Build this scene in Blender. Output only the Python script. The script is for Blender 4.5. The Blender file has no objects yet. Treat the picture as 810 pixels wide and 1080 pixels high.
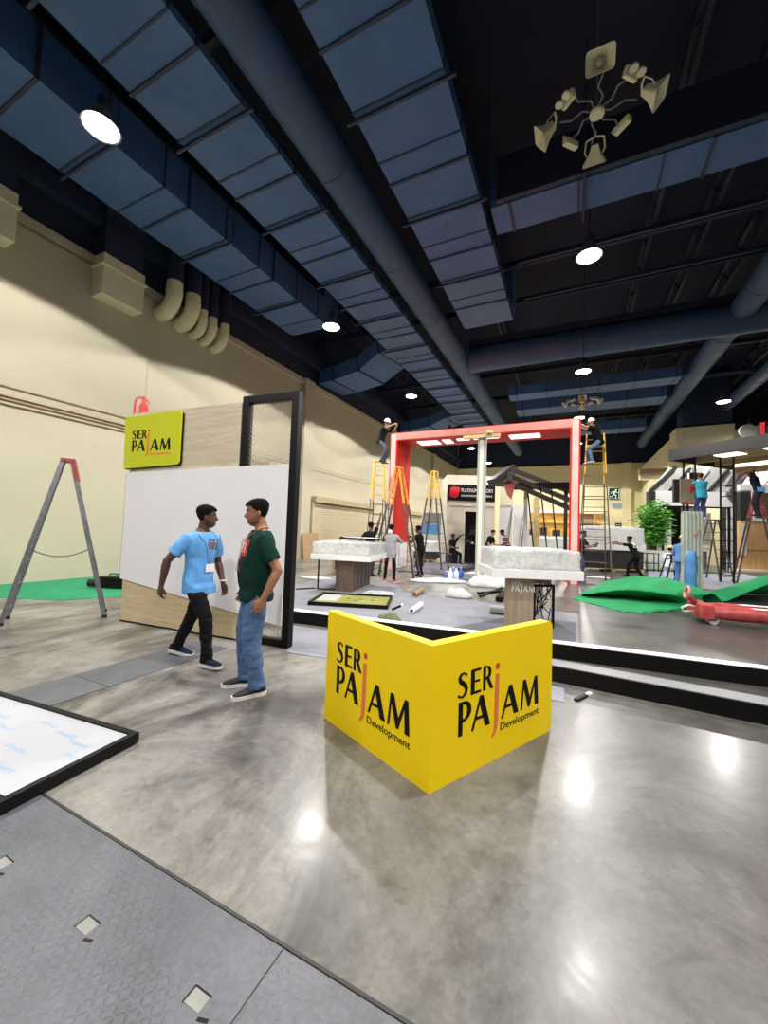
import bpy, bmesh, math, random
from mathutils import Vector, Matrix, noise
random.seed(7)
SC = bpy.context.scene
COL = SC.collection
V = Vector
PI = math.pi

# ------------------------------------------------------------------ camera
F, CX, CY, CH = 412.0, 405.0, 540.0, 1.5
YAW, PITCH, ROLL = math.radians(25.8), math.atan(18 / 412.0), math.radians(2.0)
Fh = V((-math.sin(YAW), math.cos(YAW), 0)); Rh = V((math.cos(YAW), math.sin(YAW), 0)); UP = V((0, 0, 1))
Fw = math.cos(PITCH) * Fh + math.sin(PITCH) * UP
U0 = math.cos(PITCH) * UP - math.sin(PITCH) * Fh
RX = math.cos(ROLL) * Rh + math.sin(ROLL) * U0
UY = math.cos(ROLL) * U0 - math.sin(ROLL) * Rh
CAM = V((0, 0, CH))

def ray(px, py): return Fw + ((px - CX) / F) * RX - ((py - CY) / F) * UY
def onz(px, py, z=0.0):
    d = ray(px, py); return CAM + d * ((z - CH) / d.z)
def onx(px, py, x):
    d = ray(px, py); return CAM + d * (x / d.x)
def ony(px, py, y):
    d = ray(px, py); return CAM + d * (y / d.y)
def ond(px, py, depth): return CAM + ray(px, py) * depth

cam = bpy.data.cameras.new('camera'); camo = bpy.data.objects.new('camera', cam); COL.objects.link(camo)
M = Matrix.Identity(4)
for i, v in enumerate((RX, UY, -Fw)):
    for j in range(3): M[j][i] = v[j]
M.translation = CAM
camo.matrix_world = M
cam.sensor_fit = 'HORIZONTAL'; cam.sensor_width = 36.0; cam.lens = 36.0 * F / 810.0
cam.clip_start = 0.05; cam.clip_end = 300
SC.camera = camo

# ------------------------------------------------------------------ materials
def srgb(h):
    if isinstance(h, str):
        h = h.lstrip('#'); c = [int(h[i:i + 2], 16) / 255 for i in (0, 2, 4)]
    else: c = h
    return tuple((x / 12.92 if x <= .04045 else ((x + .055) / 1.055) ** 2.4) for x in c) + (1.0,)

def mat(name, col, rough=.5, metal=0.0, var=.12, scale=6.0, bump=0.0, bscale=30.0, spec=.5, alpha=1.0, emit=None, estr=0.0, detail=4.0):
    m = bpy.data.materials.new(name); m.use_nodes = True
    nt = m.node_tree; b = nt.nodes['Principled BSDF']
    b.inputs['Roughness'].default_value = rough; b.inputs['Metallic'].default_value = metal
    b.inputs['Specular IOR Level'].default_value = spec
    c = srgb(col) if isinstance(col, str) else tuple(col) + (1.0,)
    tc = nt.nodes.new('ShaderNodeTexCoord')
    if var > 0:
        n = nt.nodes.new('ShaderNodeTexNoise'); n.inputs['Scale'].default_value = scale; n.inputs['Detail'].default_value = detail
        nt.links.new(tc.outputs['Object'], n.inputs['Vector'])
        r = nt.nodes.new('ShaderNodeValToRGB')
        r.color_ramp.elements[0].position = .3; r.color_ramp.elements[1].position = .7
        r.color_ramp.elements[0].color = tuple(x * (1 - var) for x in c[:3]) + (1,)
        r.color_ramp.elements[1].color = tuple(min(1, x * (1 + var)) for x in c[:3]) + (1,)
        nt.links.new(n.outputs['Fac'], r.inputs['Fac']); nt.links.new(r.outputs['Color'], b.inputs['Base Color'])
    else: b.inputs['Base Color'].default_value = c
    if bump > 0:
        n2 = nt.nodes.new('ShaderNodeTexNoise'); n2.inputs['Scale'].default_value = bscale; n2.inputs['Detail'].default_value = 5
        nt.links.new(tc.outputs['Object'], n2.inputs['Vector'])
        bp = nt.nodes.new('ShaderNodeBump'); bp.inputs['Strength'].default_value = bump; bp.inputs['Distance'].default_value = .02
        nt.links.new(n2.outputs['Fac'], bp.inputs['Height']); nt.links.new(bp.outputs['Normal'], b.inputs['Normal'])
    b.inputs['Alpha'].default_value = alpha
    if emit:
        b.inputs['Emission Color'].default_value = srgb(emit) if isinstance(emit, str) else tuple(emit) + (1,)
        b.inputs['Emission Strength'].default_value = estr
    return m

def ramp(nt, fac, stops):
    r = nt.nodes.new('ShaderNodeValToRGB'); e = r.color_ramp.elements
    while len(e) < len(stops): e.new(.5)
    for k, (p, c) in enumerate(stops):
        e[k].position = p; e[k].color = srgb(c) if isinstance(c, str) else tuple(c) + (1,)
    nt.links.new(fac, r.inputs['Fac']); return r.outputs['Color']

def tex_noise(nt, vec, scale, detail=4, rough=.5, dist=0.0):
    n = nt.nodes.new('ShaderNodeTexNoise'); n.inputs['Scale'].default_value = scale; n.inputs['Detail'].default_value = detail
    n.inputs['Roughness'].default_value = rough; n.inputs['Distortion'].default_value = dist
    nt.links.new(vec, n.inputs['Vector']); return n.outputs['Fac']

def mixc(nt, fac, a, b, mode='MIX'):
    n = nt.nodes.new('ShaderNodeMix'); n.data_type = 'RGBA'; n.blend_type = mode
    if isinstance(fac, float): n.inputs[0].default_value = fac
    else: nt.links.new(fac, n.inputs[0])
    for s, v in ((6, a), (7, b)):
        if isinstance(v, tuple): n.inputs[s].default_value = v
        else: nt.links.new(v, n.inputs[s])
    return n.outputs[2]

def mapping(nt, vec, scale=(1, 1, 1), rot=(0, 0, 0)):
    n = nt.nodes.new('ShaderNodeMapping'); n.inputs['Scale'].default_value = scale; n.inputs['Rotation'].default_value = rot
    nt.links.new(vec, n.inputs['Vector']); return n.outputs['Vector']

def mathn(nt, op, a, b=0.0):
    n = nt.nodes.new('ShaderNodeMath'); n.operation = op
    for s, v in ((0, a), (1, b)):
        if isinstance(v, (int, float)): n.inputs[s].default_value = v
        else: nt.links.new(v, n.inputs[s])
    return n.outputs[0]

def base(name):
    m = bpy.data.materials.new(name); m.use_nodes = True; nt = m.node_tree
    tc = nt.nodes.new('ShaderNodeTexCoord')
    return m, nt, nt.nodes['Principled BSDF'], tc.outputs['Object']

def bumpn(nt, b, h, strength=.3, dist=.02):
    bp = nt.nodes.new('ShaderNodeBump'); bp.inputs['Strength'].default_value = strength; bp.inputs['Distance'].default_value = dist
    nt.links.new(h, bp.inputs['Height']); nt.links.new(bp.outputs['Normal'], b.inputs['Normal'])

def concrete_mat():
    m, nt, b, oc = base('polished_concrete')
    big = tex_noise(nt, oc, .34, 6, .66, 1.2); mid = tex_noise(nt, oc, 1.9, 9, .72, .9); fine = tex_noise(nt, oc, 24, 5, .75)
    c1 = ramp(nt, big, [(.34, '#57544f'), (.48, '#827f79'), (.66, '#a19e97')])
    c2 = ramp(nt, mid, [(.34, '#57544e'), (.47, '#85827c'), (.7, '#a6a39c')])
    c = mixc(nt, .5, c1, c2)
    st = tex_noise(nt, mapping(nt, oc, (.9, .38, 1)), .8, 6, .7, 1.6)
    stf = ramp(nt, st, [(.47, (0, 0, 0)), (.62, (1, 1, 1))])
    c = mixc(nt, mathn(nt, 'MULTIPLY', stf, .78), c, srgb('#35312c'))
    st2 = tex_noise(nt, mapping(nt, oc, (1.3, 1.3, 1), (0, 0, 1.1)), 1.1, 8, .74, 2.2)
    c = mixc(nt, mathn(nt, 'MULTIPLY', ramp(nt, st2, [(.54, (0, 0, 0)), (.68, (1, 1, 1))]), .26), c, srgb('#b0aba0'))
    st3 = tex_noise(nt, oc, 5.5, 6, .7, 1.0)
    c = mixc(nt, mathn(nt, 'MULTIPLY', ramp(nt, st3, [(.56, (0, 0, 0)), (.68, (1, 1, 1))]), .42), c, srgb('#454036'))
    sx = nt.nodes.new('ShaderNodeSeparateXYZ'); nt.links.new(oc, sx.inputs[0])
    right_shade = mathn(nt, 'ADD', mathn(nt, 'MULTIPLY', sx.outputs[0], .34), mathn(nt, 'MULTIPLY', mathn(nt, 'SUBTRACT', big, .5), 2.6))  # weaker light on the right, painted into the floor colour and broken by noise
    c = mixc(nt, mathn(nt, 'MULTIPLY', mathn(nt, 'MINIMUM', mathn(nt, 'MAXIMUM', mathn(nt, 'ADD', right_shade, .62), 0.0), 1.0), .8), c, srgb('#3e3c39'))
    sp = ramp(nt, fine, [(.3, (.78, .78, .78)), (.6, (1, 1, 1))])
    c = mixc(nt, 1.0, c, sp, 'MULTIPLY')
    nt.links.new(c, b.inputs['Base Color'])
    r = nt.nodes.new('ShaderNodeMapRange'); r.inputs['From Min'].default_value = .3; r.inputs['From Max'].default_value = .7
    r.inputs['To Min'].default_value = .27; r.inputs['To Max'].default_value = .42
    nt.links.new(mid, r.inputs['Value']); nt.links.new(r.outputs[0], b.inputs['Roughness'])
    b.inputs['Specular IOR Level'].default_value = .38
    cw = nt.nodes.new('ShaderNodeMapRange'); cw.inputs['From Min'].default_value = .35; cw.inputs['From Max'].default_value = .65; cw.inputs['To Min'].default_value = .20; cw.inputs['To Max'].default_value = .05
    nt.links.new(big, cw.inputs['Value']); nt.links.new(cw.outputs[0], b.inputs['Coat Weight'])
    cr = nt.nodes.new('ShaderNodeMapRange'); cr.inputs['From Min'].default_value = .3; cr.inputs['From Max'].default_value = .7; cr.inputs['To Min'].default_value = .08; cr.inputs['To Max'].default_value = .26
    nt.links.new(mid, cr.inputs['Value']); nt.links.new(cr.outputs[0], b.inputs['Coat Roughness'])
    bumpn(nt, b, fine, .05, .004)
    return m

def plate_mat():
    m, nt, b, oc = base('diamond_plate_steel')
    n = tex_noise(nt, oc, 2.2, 5, .6); f = tex_noise(nt, oc, 60, 3, .6)
    c = ramp(nt, n, [(.3, '#4e5055'), (.7, '#6e7076')])
    nt.links.new(mixc(nt, .25, c, ramp(nt, f, [(.3, '#46484c'), (.7, '#7a7c81')])), b.inputs['Base Color'])
    sp = nt.nodes.new('ShaderNodeSeparateXYZ'); nt.links.new(mapping(nt, oc, (40, 40, 1)), sp.inputs[0])
    u, v = sp.outputs[0], sp.outputs[1]
    par = mathn(nt, 'MODULO', mathn(nt, 'ADD', mathn(nt, 'ADD', mathn(nt, 'FLOOR', u), mathn(nt, 'FLOOR', v)), 1000.0), 2.0)
    sg = mathn(nt, 'SUBTRACT', mathn(nt, 'MULTIPLY', par, 2.0), 1.0)
    fu = mathn(nt, 'SUBTRACT', mathn(nt, 'FRACT', u), .5); fv = mathn(nt, 'MULTIPLY', mathn(nt, 'SUBTRACT', mathn(nt, 'FRACT', v), .5), sg)
    a_ = mathn(nt, 'DIVIDE', mathn(nt, 'ADD', fu, fv), .78); c_ = mathn(nt, 'DIVIDE', mathn(nt, 'SUBTRACT', fu, fv), .24)
    h = mathn(nt, 'MAXIMUM', mathn(nt, 'SUBTRACT', 1.0, mathn(nt, 'ADD', mathn(nt, 'MULTIPLY', a_, a_), mathn(nt, 'MULTIPLY', c_, c_))), 0.0)
    wear = ramp(nt, tex_noise(nt, oc, 1.7, 4), [(.42, (.0, .0, .0)), (.66, (1, 1, 1))])
    bumpn(nt, b, mathn(nt, 'MULTIPLY', h, wear), .6, .008)
    b.inputs['Roughness'].default_value = .55; b.inputs['Metallic'].default_value = .1
    return m

def wood_mat(name, a, bcol, c3, axis='x', rough=.45, sc=1.0):
    m, nt, b, oc = base(name)
    s = {'x': (1.2 * sc, 9 * sc, 14 * sc), 'z': (14 * sc, 14 * sc, .9 * sc), 'y': (12 * sc, 1 * sc, 12 * sc)}[axis]
    n = tex_noise(nt, mapping(nt, oc, s), 1.6, 7, .62, .6)
    nt.links.new(ramp(nt, n, [(.28, a), (.5, bcol), (.72, c3)]), b.inputs['Base Color'])
    b.inputs['Roughness'].default_value = rough
    return m

def duct_mat(name, lo, hi):
    m, nt, b, oc = base(name)
    n = tex_noise(nt, oc, .9, 5, .6); f = tex_noise(nt, oc, 14, 4, .65)
    c = mixc(nt, .3, ramp(nt, n, [(.3, lo), (.7, hi)]), ramp(nt, f, [(.3, lo), (.7, hi)]))
    nt.links.new(c, b.inputs['Base Color']); b.inputs['Roughness'].default_value = .55
    bumpn(nt, b, n, .25, .05)
    return m

def wrap_mat(name, alpha=.8, tint='#e8ecec'):
    m, nt, b, oc = base(name)
    n = tex_noise(nt, mapping(nt, oc, (3, 3, 9)), 2.4, 7, .7, 1.5)
    f = tex_noise(nt, oc, 9, 6, .7, 2.0)
    nt.links.new(ramp(nt, n, [(.25, '#d3dadb'), (.5, tint), (.7, '#ffffff')]), b.inputs['Base Color'])
    nt.links.new(mathn(nt, 'MULTIPLY', ramp(nt, f, [(.3, (.6, .6, .6)), (.62, (1, 1, 1))]), alpha), b.inputs['Alpha'])
    b.inputs['Roughness'].default_value = .22
    bumpn(nt, b, f, .9, .05)
    return m

MT = dict(
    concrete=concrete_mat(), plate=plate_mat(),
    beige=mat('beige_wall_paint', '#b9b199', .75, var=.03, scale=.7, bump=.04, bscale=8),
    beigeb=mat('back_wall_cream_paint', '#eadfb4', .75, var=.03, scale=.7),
    beige2=mat('beige_painted_metal', '#ddd5b4', .55, var=.05, scale=3),
    navy=mat('dark_blue_wall_paint', '#1f2a44', .8, var=.15, scale=.8),
    deck=mat('dark_ceiling_paint', '#111a30', .85, var=.2, scale=.6),
    steel=mat('dark_blue_painted_steel', '#182238', .6, var=.15, scale=1.5),
    duct=duct_mat('blue_painted_duct', '#335381', '#43679a'),
    rduct=duct_mat('slate_blue_round_duct', '#2a4264', '#37527a'),
    flange=mat('dark_blue_flange', '#1e2c48', .6, var=.1, scale=3),
    black=mat('matt_black_paint', '#070708', .5, var=.1, scale=5, spec=.25),
    blackm=mat('black_steel', '#0c0c0d', .45, .2, var=.1, scale=8, spec=.3),
    dark=mat('charcoal_laminate', '#2e2c2c', .5, var=.1, scale=4),
    white=mat('white_laminate', '#eeedef', .4, var=.015, scale=2),
    whitep=mat('white_plastic', '#f0f0ee', .35, var=.03, scale=8),
    ivory=mat('ivory_plastic', '#d9d3b5', .45, var=.06, scale=9),
    ivoryd=mat('grey_ivory_plastic', '#a8a391', .5, var=.06, scale=9),
    yellow=mat('bright_yellow_laminate', '#fcd800', .45, var=.02, scale=3, spec=.3),
    lime=mat('yellow_green_laminate', '#c6cc16', .4, var=.02, scale=3),
    ink=mat('black_vinyl_lettering', '#060507', .5, var=.05, spec=.2),
    orange=mat('orange_vinyl_lettering', '#e5793a', .4, var=.05),
    dotred=mat('red_orange_vinyl', '#d8492a', .4, var=.05),
    oak=wood_mat('pale_oak_laminate', '#b7a98f', '#c9bba3', '#d6cab4', 'x'),
    oakl=wood_mat('honey_oak_laminate', '#c2ac85', '#d2bd97', '#dccaa7', 'x'),
    oakv=wood_mat('grey_oak_laminate', '#8b7b66', '#a3917a', '#b5a48c', 'z'),
    walnut=wood_mat('walnut_panels', '#4f4036', '#66544a', '#7a675a', 'z'),
    plank=wood_mat('tan_plank_wood', '#b98d5c', '#cfa370', '#dcb585', 'z', sc=.6),
    raw=wood_mat('raw_timber', '#b59a63', '#cbb27c', '#dcc795', 'x'),
    red=mat('red_laminate', '#cf2a1e', .5, var=.05, scale=2, spec=.25),
    pink=mat('pale_pink_film', '#e3bcb6', .5, var=.08, scale=2),
    salmon=mat('salmon_edge_film', '#d28a7e', .5, var=.08, scale=2),
    signred=mat('sign_red', '#d8222a', .4, var=.03),
    alu=mat('weathered_aluminium', '#77797d', .4, .5, var=.2, scale=12),
    lsteel=mat('ladder_steel', '#5b5350', .5, .3, var=.2, scale=9),
    redtip=mat('faded_red_plastic', '#9c4a44', .5, var=.15, scale=9),
    lyel=mat('yellow_ladder_fibreglass', '#e9bf43', .5, var=.08, scale=7),
    lor=mat('orange_ladder_paint', '#ef9a2c', .5, var=.08, scale=7),
    carpetg=mat('grey_exhibition_carpet', '#8f9098', .95, var=.09, scale=2.4, bump=.4, bscale=220),
    carpetd=mat('dark_grey_carpet', '#6a6b74', .95, var=.08, scale=2.4, bump=.4, bscale=220),
    green=mat('green_exhibition_carpet', '#128a50', .9, var=.1, scale=2.2, bump=.35, bscale=160),
    greend=mat('green_floor_carpet', '#1d8a5c', .9, var=.06, scale=1.2, bump=.35, bscale=160),
    fold_shade=mat('black_fold_shade', '#101412', .9, var=.1),  # black for the painted shadow under the carpet fold
    wrap=wrap_mat('clear_wrap_film', .74, '#f4f6f6'), wrapw=wrap_mat('milky_wrap_film', .98, '#eef0f0'),
    film=mat('white_protective_film', '#bcbdc4', .3, var=.02, scale=3),
    filmink=mat('pale_blue_film_print', '#93b8da', .4, var=.2, scale=20),
    shutter=mat('beige_shutter_steel', '#c9bc9c', .5, .1, var=.05, scale=2),
    grey=mat('mid_grey_paint', '#77787a', .5, var=.06, scale=3),
    recess=mat('bare_concrete_grey', '#8b8a84', .7, var=.1, scale=20), lgrey=mat('light_grey_paint', '#b9bab8', .5, var=.06, scale=3),
    glowbox=mat('lit_white_panel', '#ffffff', .4, var=0, emit='#fff6ee', estr=2.2),
    lamp=mat('lamp_glow', '#ffffff', .4, var=0, emit='#fffaf4', estr=30),
    corr=mat('grey_green_corrugated_sheet', '#b5bcb2', .45, .1, var=.12, scale=3, bump=.1, bscale=20),
    bluecloth=mat('blue_tarp', '#4f87bd', .6, var=.15, scale=5, bump=.3, bscale=14),
    leaf=mat('fresh_green_leaf', '#62ab3c', .5, var=.35, scale=6),
    stem=mat('brown_stem', '#5b4a33', .7, var=.2),
    pot=mat('white_pot', '#e4e2da', .4, var=.04),
    jackred=mat('worn_red_enamel', '#b24845', .45, var=.3, scale=7),
    rubber=mat('black_rubber', '#1a1a1a', .7, var=.1),
    glass=mat('dark_window_glass', '#3b3834', .1, var=.1, spec=.8),
    orangeroom=mat('amber_lit_interior', '#e9b45c', .6, var=.3, scale=3, emit='#e8a848', estr=.35),
    brown=mat('brown_cardboard', '#a58a66', .7, var=.15, scale=4),
    cream=mat('cream_board', '#e9e4d2', .6, var=.04, scale=2),
    exitgreen=mat('exit_sign_green', '#10342c', .4, var=.05),
    exitwhite=mat('exit_sign_white', '#d8f3e4', .4, var=.03, emit='#d8f3e4', estr=.25),
    cardbase=mat('tan_fabric', '#9a8a72', .8, var=.2, scale=9),
    bottle=mat('blue_bottle_plastic', '#4a78c8', .25, var=.15, scale=9),
    bottlew=mat('white_bottle_plastic', '#dde6f2', .25, var=.06, scale=9),
    model=mat('scale_model_card', '#e2e6d4', .6, var=.15, scale=11),
    olive=mat('olive_cloth', '#6f7a55', .9, var=.25, scale=12, bump=.3, bscale=30),
    limeprint=mat('yellow_green_printed_board', '#94944a', .5, var=.25, scale=7),
)

# ------------------------------------------------------------------ mesh helpers
class MB:
    def __init__(s): s.bm = bmesh.new()
    def box(s, c, size, rz=0.0, rx=0.0, ry=0.0, bevel=0.0):
        m = Matrix.Translation(V(c)) @ Matrix.Rotation(rz, 4, 'Z') @ Matrix.Rotation(ry, 4, 'Y') @ Matrix.Rotation(rx, 4, 'X') @ Matrix.Diagonal((size[0], size[1], size[2], 1))
        r = bmesh.ops.create_cube(s.bm, size=1.0, matrix=m)
        if bevel > 0:
            es = list({e for v in r['verts'] for e in v.link_edges})
            bmesh.ops.bevel(s.bm, geom=es, offset=bevel, segments=2, affect='EDGES', profile=.7)
        return s
    def bar(s, p0, p1, w, h, up=(0, 0, 1), bevel=0.0):
        """rectangular bar from p0 to p1, w across, h along up"""
        p0, p1 = V(p0), V(p1); d = p1 - p0; L = d.length; z = d.normalized(); u = V(up)
        if abs(z.dot(u.normalized())) > .98: u = V((1, 0, 0))
        x = u.cross(z).normalized(); y = z.cross(x)
        m = Matrix.Identity(4)
        for i, (a, k) in enumerate(((x, w), (y, h), (z, L))):
            for j in range(3): m[j][i] = a[j] * k
        m.translation = (p0 + p1) / 2
        r = bmesh.ops.create_cube(s.bm, size=1.0, matrix=m)
        if bevel > 0:
            es = list({e for v in r['verts'] for e in v.link_edges})
            bmesh.ops.bevel(s.bm, geom=es, offset=bevel, segments=2, affect='EDGES', profile=.7)
        return s
    def loft(s, rings, cap=True, closed=True):
        vs = [[s.bm.verts.new(p) for p in r] for r in rings]; n = len(vs[0])
        for a, b in zip(vs, vs[1:]):
            for i in range(n if closed else n - 1):
                j = (i + 1) % n
                try: s.bm.faces.new((a[i], a[j], b[j], b[i]))
                except ValueError: pass
        if cap and closed:
            for r in (vs[0][::-1], vs[-1]):
                try: s.bm.faces.new(r)
                except ValueError: pass
        return s
    def tube(s, pts, rad, n=10, ref=None, cap=True):
        """rad: number, or list of numbers / (r_ref, r_side) pairs"""
        pts = [V(p) for p in pts]
        if not isinstance(rad, (list,)): rad = [rad] * len(pts)
        rings = []; x = None
        for i, p in enumerate(pts):
            t = (pts[min(i + 1, len(pts) - 1)] - pts[max(i - 1, 0)]).normalized()
            if ref is not None:
                x = V(ref) - t * t.dot(V(ref))
                if x.length < 1e-4: x = t.orthogonal()
            elif x is None:
                x = t.orthogonal()
            else: x = x - t * t.dot(x)
            x.normalize(); y = t.cross(x)
            ra, rb = rad[i] if isinstance(rad[i], tuple) else (rad[i], rad[i])
            rings.append([p + x * (ra * math.cos(2 * PI * k / n)) + y * (rb * math.sin(2 * PI * k / n)) for k in range(n)])
        return s.loft(rings, cap)
    def cyl(s, p0, p1, r0, r1=None, n=20):
        return s.tube([p0, p1], [r0, r0 if r1 is None else r1], n)
    def sphere(s, c, r, sub=2, scale=(1, 1, 1), rot=None):
        m = Matrix.Translation(V(c)) @ (rot if rot else Matrix.Identity(4)) @ Matrix.Diagonal((r * scale[0], r * scale[1], r * scale[2], 1))
        bmesh.ops.create_icosphere(s.bm, subdivisions=sub, radius=1.0, matrix=m); return s
    def lathe(s, prof, c=(0, 0, 0), n=24, axis=None):
        c = V(c); q = V((0, 0, 1)).rotation_difference(V(axis)) if axis else None
        rings = []
        for r, z in prof:
            ring = [V((max(r, 1e-4) * math.cos(2 * PI * k / n), max(r, 1e-4) * math.sin(2 * PI * k / n), z)) for k in range(n)]
            rings.append([c + (q @ p if q else p) for p in ring])
        return s.loft(rings)
    def prism(s, poly, h, m=None):
        """2-D polygon in XY extruded by h along +Z, placed by matrix m"""
        m = m or Matrix.Identity(4)
        lo = [s.bm.verts.new(m @ V((x, y, 0))) for x, y in poly]; hi = [s.bm.verts.new(m @ V((x, y, h))) for x, y in poly]
        n = len(poly)
        s.bm.faces.new(lo[::-1]); s.bm.faces.new(hi)
        for i in range(n): s.bm.faces.new((lo[i], lo[(i + 1) % n], hi[(i + 1) % n], hi[i]))
        return s
    def quad(s, a, b, c, d):
        s.bm.faces.new([s.bm.verts.new(V(p)) for p in (a, b, c, d)]); return s
    def mesh(s, name, smooth=False):
        bmesh.ops.recalc_face_normals(s.bm, faces=s.bm.faces)
        me = bpy.data.meshes.new(name); s.bm.to_mesh(me); s.bm.free()
        if smooth:
            for p in me.polygons: p.use_smooth = True
        return me
    def build(s, name, m, parent=None, smooth=False, angle=None):
        me = s.mesh(name, smooth)
        if angle is not None:
            for p in me.polygons: p.use_smooth = True
            me.set_sharp_from_angle(angle=math.radians(angle))
        return link(name, me, m, parent)

def link(name, me, m, parent=None):
    o = bpy.data.objects.new(name, me); COL.objects.link(o)
    if m is not None:
        me.materials.clear(); me.materials.append(m)
    if parent: o.parent = parent
    return o

def tag(o, label=None, cat=None, group=None, kind=None):
    if label: o['label'] = label
    if cat: o['category'] = cat
    if group: o['group'] = group
    if kind: o['kind'] = kind
    return o

def thing(name, label, cat, loc=(0, 0, 0), rz=0.0, group=None):
    o = bpy.data.objects.new(name, None); COL.objects.link(o); o.empty_display_size = .1
    o.location = V(loc); o.rotation_euler = (0, 0, rz)
    return tag(o, label, cat, group)

def struct(o):
    o['kind'] = 'structure'; return o

def kids(o): return [c for c in bpy.data.objects if c.parent == o]
def dup(root, loc=None, rz=None, label=None, group=None):
    def cp(o, par):
        c = o.copy(); COL.objects.link(c)
        if par: c.parent = par
        for k in kids(o): cp(k, c)
        return c
    r = cp(root, None)
    if loc is not None: r.location = V(loc)
    if rz is not None: r.rotation_euler = (0, 0, rz)
    if label: r['label'] = label
    if group: r['group'] = group
    return r

def evaluated(o):
    dg = bpy.context.evaluated_depsgraph_get(); dg.update()
    return bpy.data.meshes.new_from_object(o.evaluated_get(dg), preserve_all_data_layers=False, depsgraph=dg)

def curve_mesh(splines, extrude, name, bez=False):
    cu = bpy.data.curves.new(name, 'CURVE'); cu.dimensions = '2D'; cu.fill_mode = 'BOTH'; cu.extrude = extrude
    for pts in splines:
        sp = cu.splines.new('POLY'); sp.points.add(len(pts) - 1); sp.use_cyclic_u = True
        for k, (x, y) in enumerate(pts): sp.points[k].co = (x, y, 0, 1)
    o = bpy.data.objects.new(name, cu); COL.objects.link(o)
    me = evaluated(o); bpy.data.objects.remove(o); bpy.data.curves.remove(cu)
    return me

def text_mesh(body, size, extrude=.002, align='LEFT', width=None, shear=0.0, bold=0.0):
    cu = bpy.data.curves.new('lettering', 'FONT'); cu.body = body; cu.size = size; cu.extrude = extrude; cu.align_x = align; cu.shear = shear; cu.offset = bold
    cu.resolution_u = 3
    o = bpy.data.objects.new('lettering', cu); COL.objects.link(o)
    me = evaluated(o); bpy.data.objects.remove(o); bpy.data.curves.remove(cu)
    if width:
        xs = [v.co.x for v in me.vertices]; w = max(xs) - min(xs)
        me.transform(Matrix.Diagonal((width / w, 1, 1, 1)))
    return me

def frame_m(origin, xdir, ydir):
    x = V(xdir).normalized(); y = V(ydir).normalized(); z = x.cross(y)
    m = Matrix.Identity(4)
    for i, a in enumerate((x, y, z)):
        for j in range(3): m[j][i] = a[j]
    m.translation = V(origin); return m

# ------------------------------------------------------------------ lettering of the two-line sign
def thick(pts, ws):
    L, R = [], []
    for i, p in enumerate(pts):
        a = V(pts[max(i - 1, 0)]); b = V(pts[min(i + 1, len(pts) - 1)]); t = (b - a).normalized(); n = V((-t.y, t.x))
        L.append(tuple(V(p) + n * ws[i] / 2)); R.append(tuple(V(p) - n * ws[i] / 2))
    return L + R[::-1]
GL = {
 'S': [thick([(.47, .84), (.40, .92), (.28, .96), (.15, .91), (.09, .79), (.14, .66), (.27, .56), (.40, .45), (.46, .31), (.42, .15), (.29, .05), (.14, .05), (.02, .14)],
             [.10, .08, .08, .12, .16, .18, .19, .19, .17, .13, .09, .08, .10])],
 'E': [[(0, 0), (.50, 0), (.50, .10), (.18, .10), (.18, .46), (.44, .46), (.44, .55), (.18, .55), (.18, .90), (.49, .90), (.49, 1), (0, 1)]],
 'R': [[(0, 0), (.17, 0), (.17, .43), (.23, .43), (.47, 0), (.68, 0), (.40, .47), (.49, .56), (.53, .70), (.49, .87), (.38, .96), (.25, 1), (0, 1)],
       [(.17, .53), (.25, .54), (.32, .60), (.35, .71), (.33, .83), (.26, .91), (.17, .92)]],
 'P': [[(0, 0), (.18, 0), (.18, .38), (.31, .40), (.46, .48), (.55, .61), (.56, .74), (.51, .88), (.40, .97), (.25, 1), (0, 1)],
       [(.18, .48), (.27, .49), (.35, .57), (.38, .70), (.36, .82), (.29, .90), (.18, .91)]],
 'A': [[(0, 0), (.09, 0), (.19, .29), (.50, .29), (.59, 0), (.82, 0), (.49, 1), (.34, 1)], [(.22, .38), (.345, .74), (.47, .38)]],
 'M': [[(0, 0), (.09, 0), (.17, .70), (.40, .02), (.50, .02), (.74, .70), (.78, 0), (.98, 0), (.90, 1), (.76, 1), (.49, .34), (.27, 1), (.12, 1)]],
}
def place(gl, x, y, w, h):
    ws = max(p[0] for s in gl for p in s)
    return [[(x + px / ws * w, y + py * h) for px, py in s] for s in gl]
LOGO = (place(GL['S'], .222, .478, .095, .155) + place(GL['E'], .343, .478, .098, .155) + place(GL['R'], .462, .478, .108, .155)
        + place(GL['P'], .234, .25, .118, .205) + place(GL['A'], .355, .25, .188, .205) + place(GL['A'], .66, .25, .20, .205) + place(GL['M'], .884, .25, .226, .205))
LOGOJ = [[(.588, .56), (.63, .56), (.626, .26), (.617, .205), (.60, .175), (.572, .152), (.558, .156), (.557, .168), (.574, .182), (.582, .21), (.584, .26)]]
LOGOD = [[(.612 + .022 * math.cos(2 * PI * k / 16), .61 + .022 * math.sin(2 * PI * k / 16)) for k in range(16)]]
def logo(m, parent, s=1.0, dev=True, cols=('ink', 'orange', 'dotred', 'ink'), ex=.0015, sx=1.0):
    mm = m @ Matrix.Diagonal((s * sx, s, 1, 1))
    for nm, sp, c in (('sign_lettering', LOGO, cols[0]), ('letter_j', LOGOJ, cols[1]), ('letter_dot', LOGOD, cols[2])):
        me = curve_mesh(sp, ex, nm); me.transform(mm); link(nm, me, MT[c], parent)
    if dev:
        me = text_mesh('Development', .068, ex, width=.463); me.transform(mm @ Matrix.Translation((.648, .176, 0)))
        link('small_lettering', me, MT[cols[3]], parent)

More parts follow.
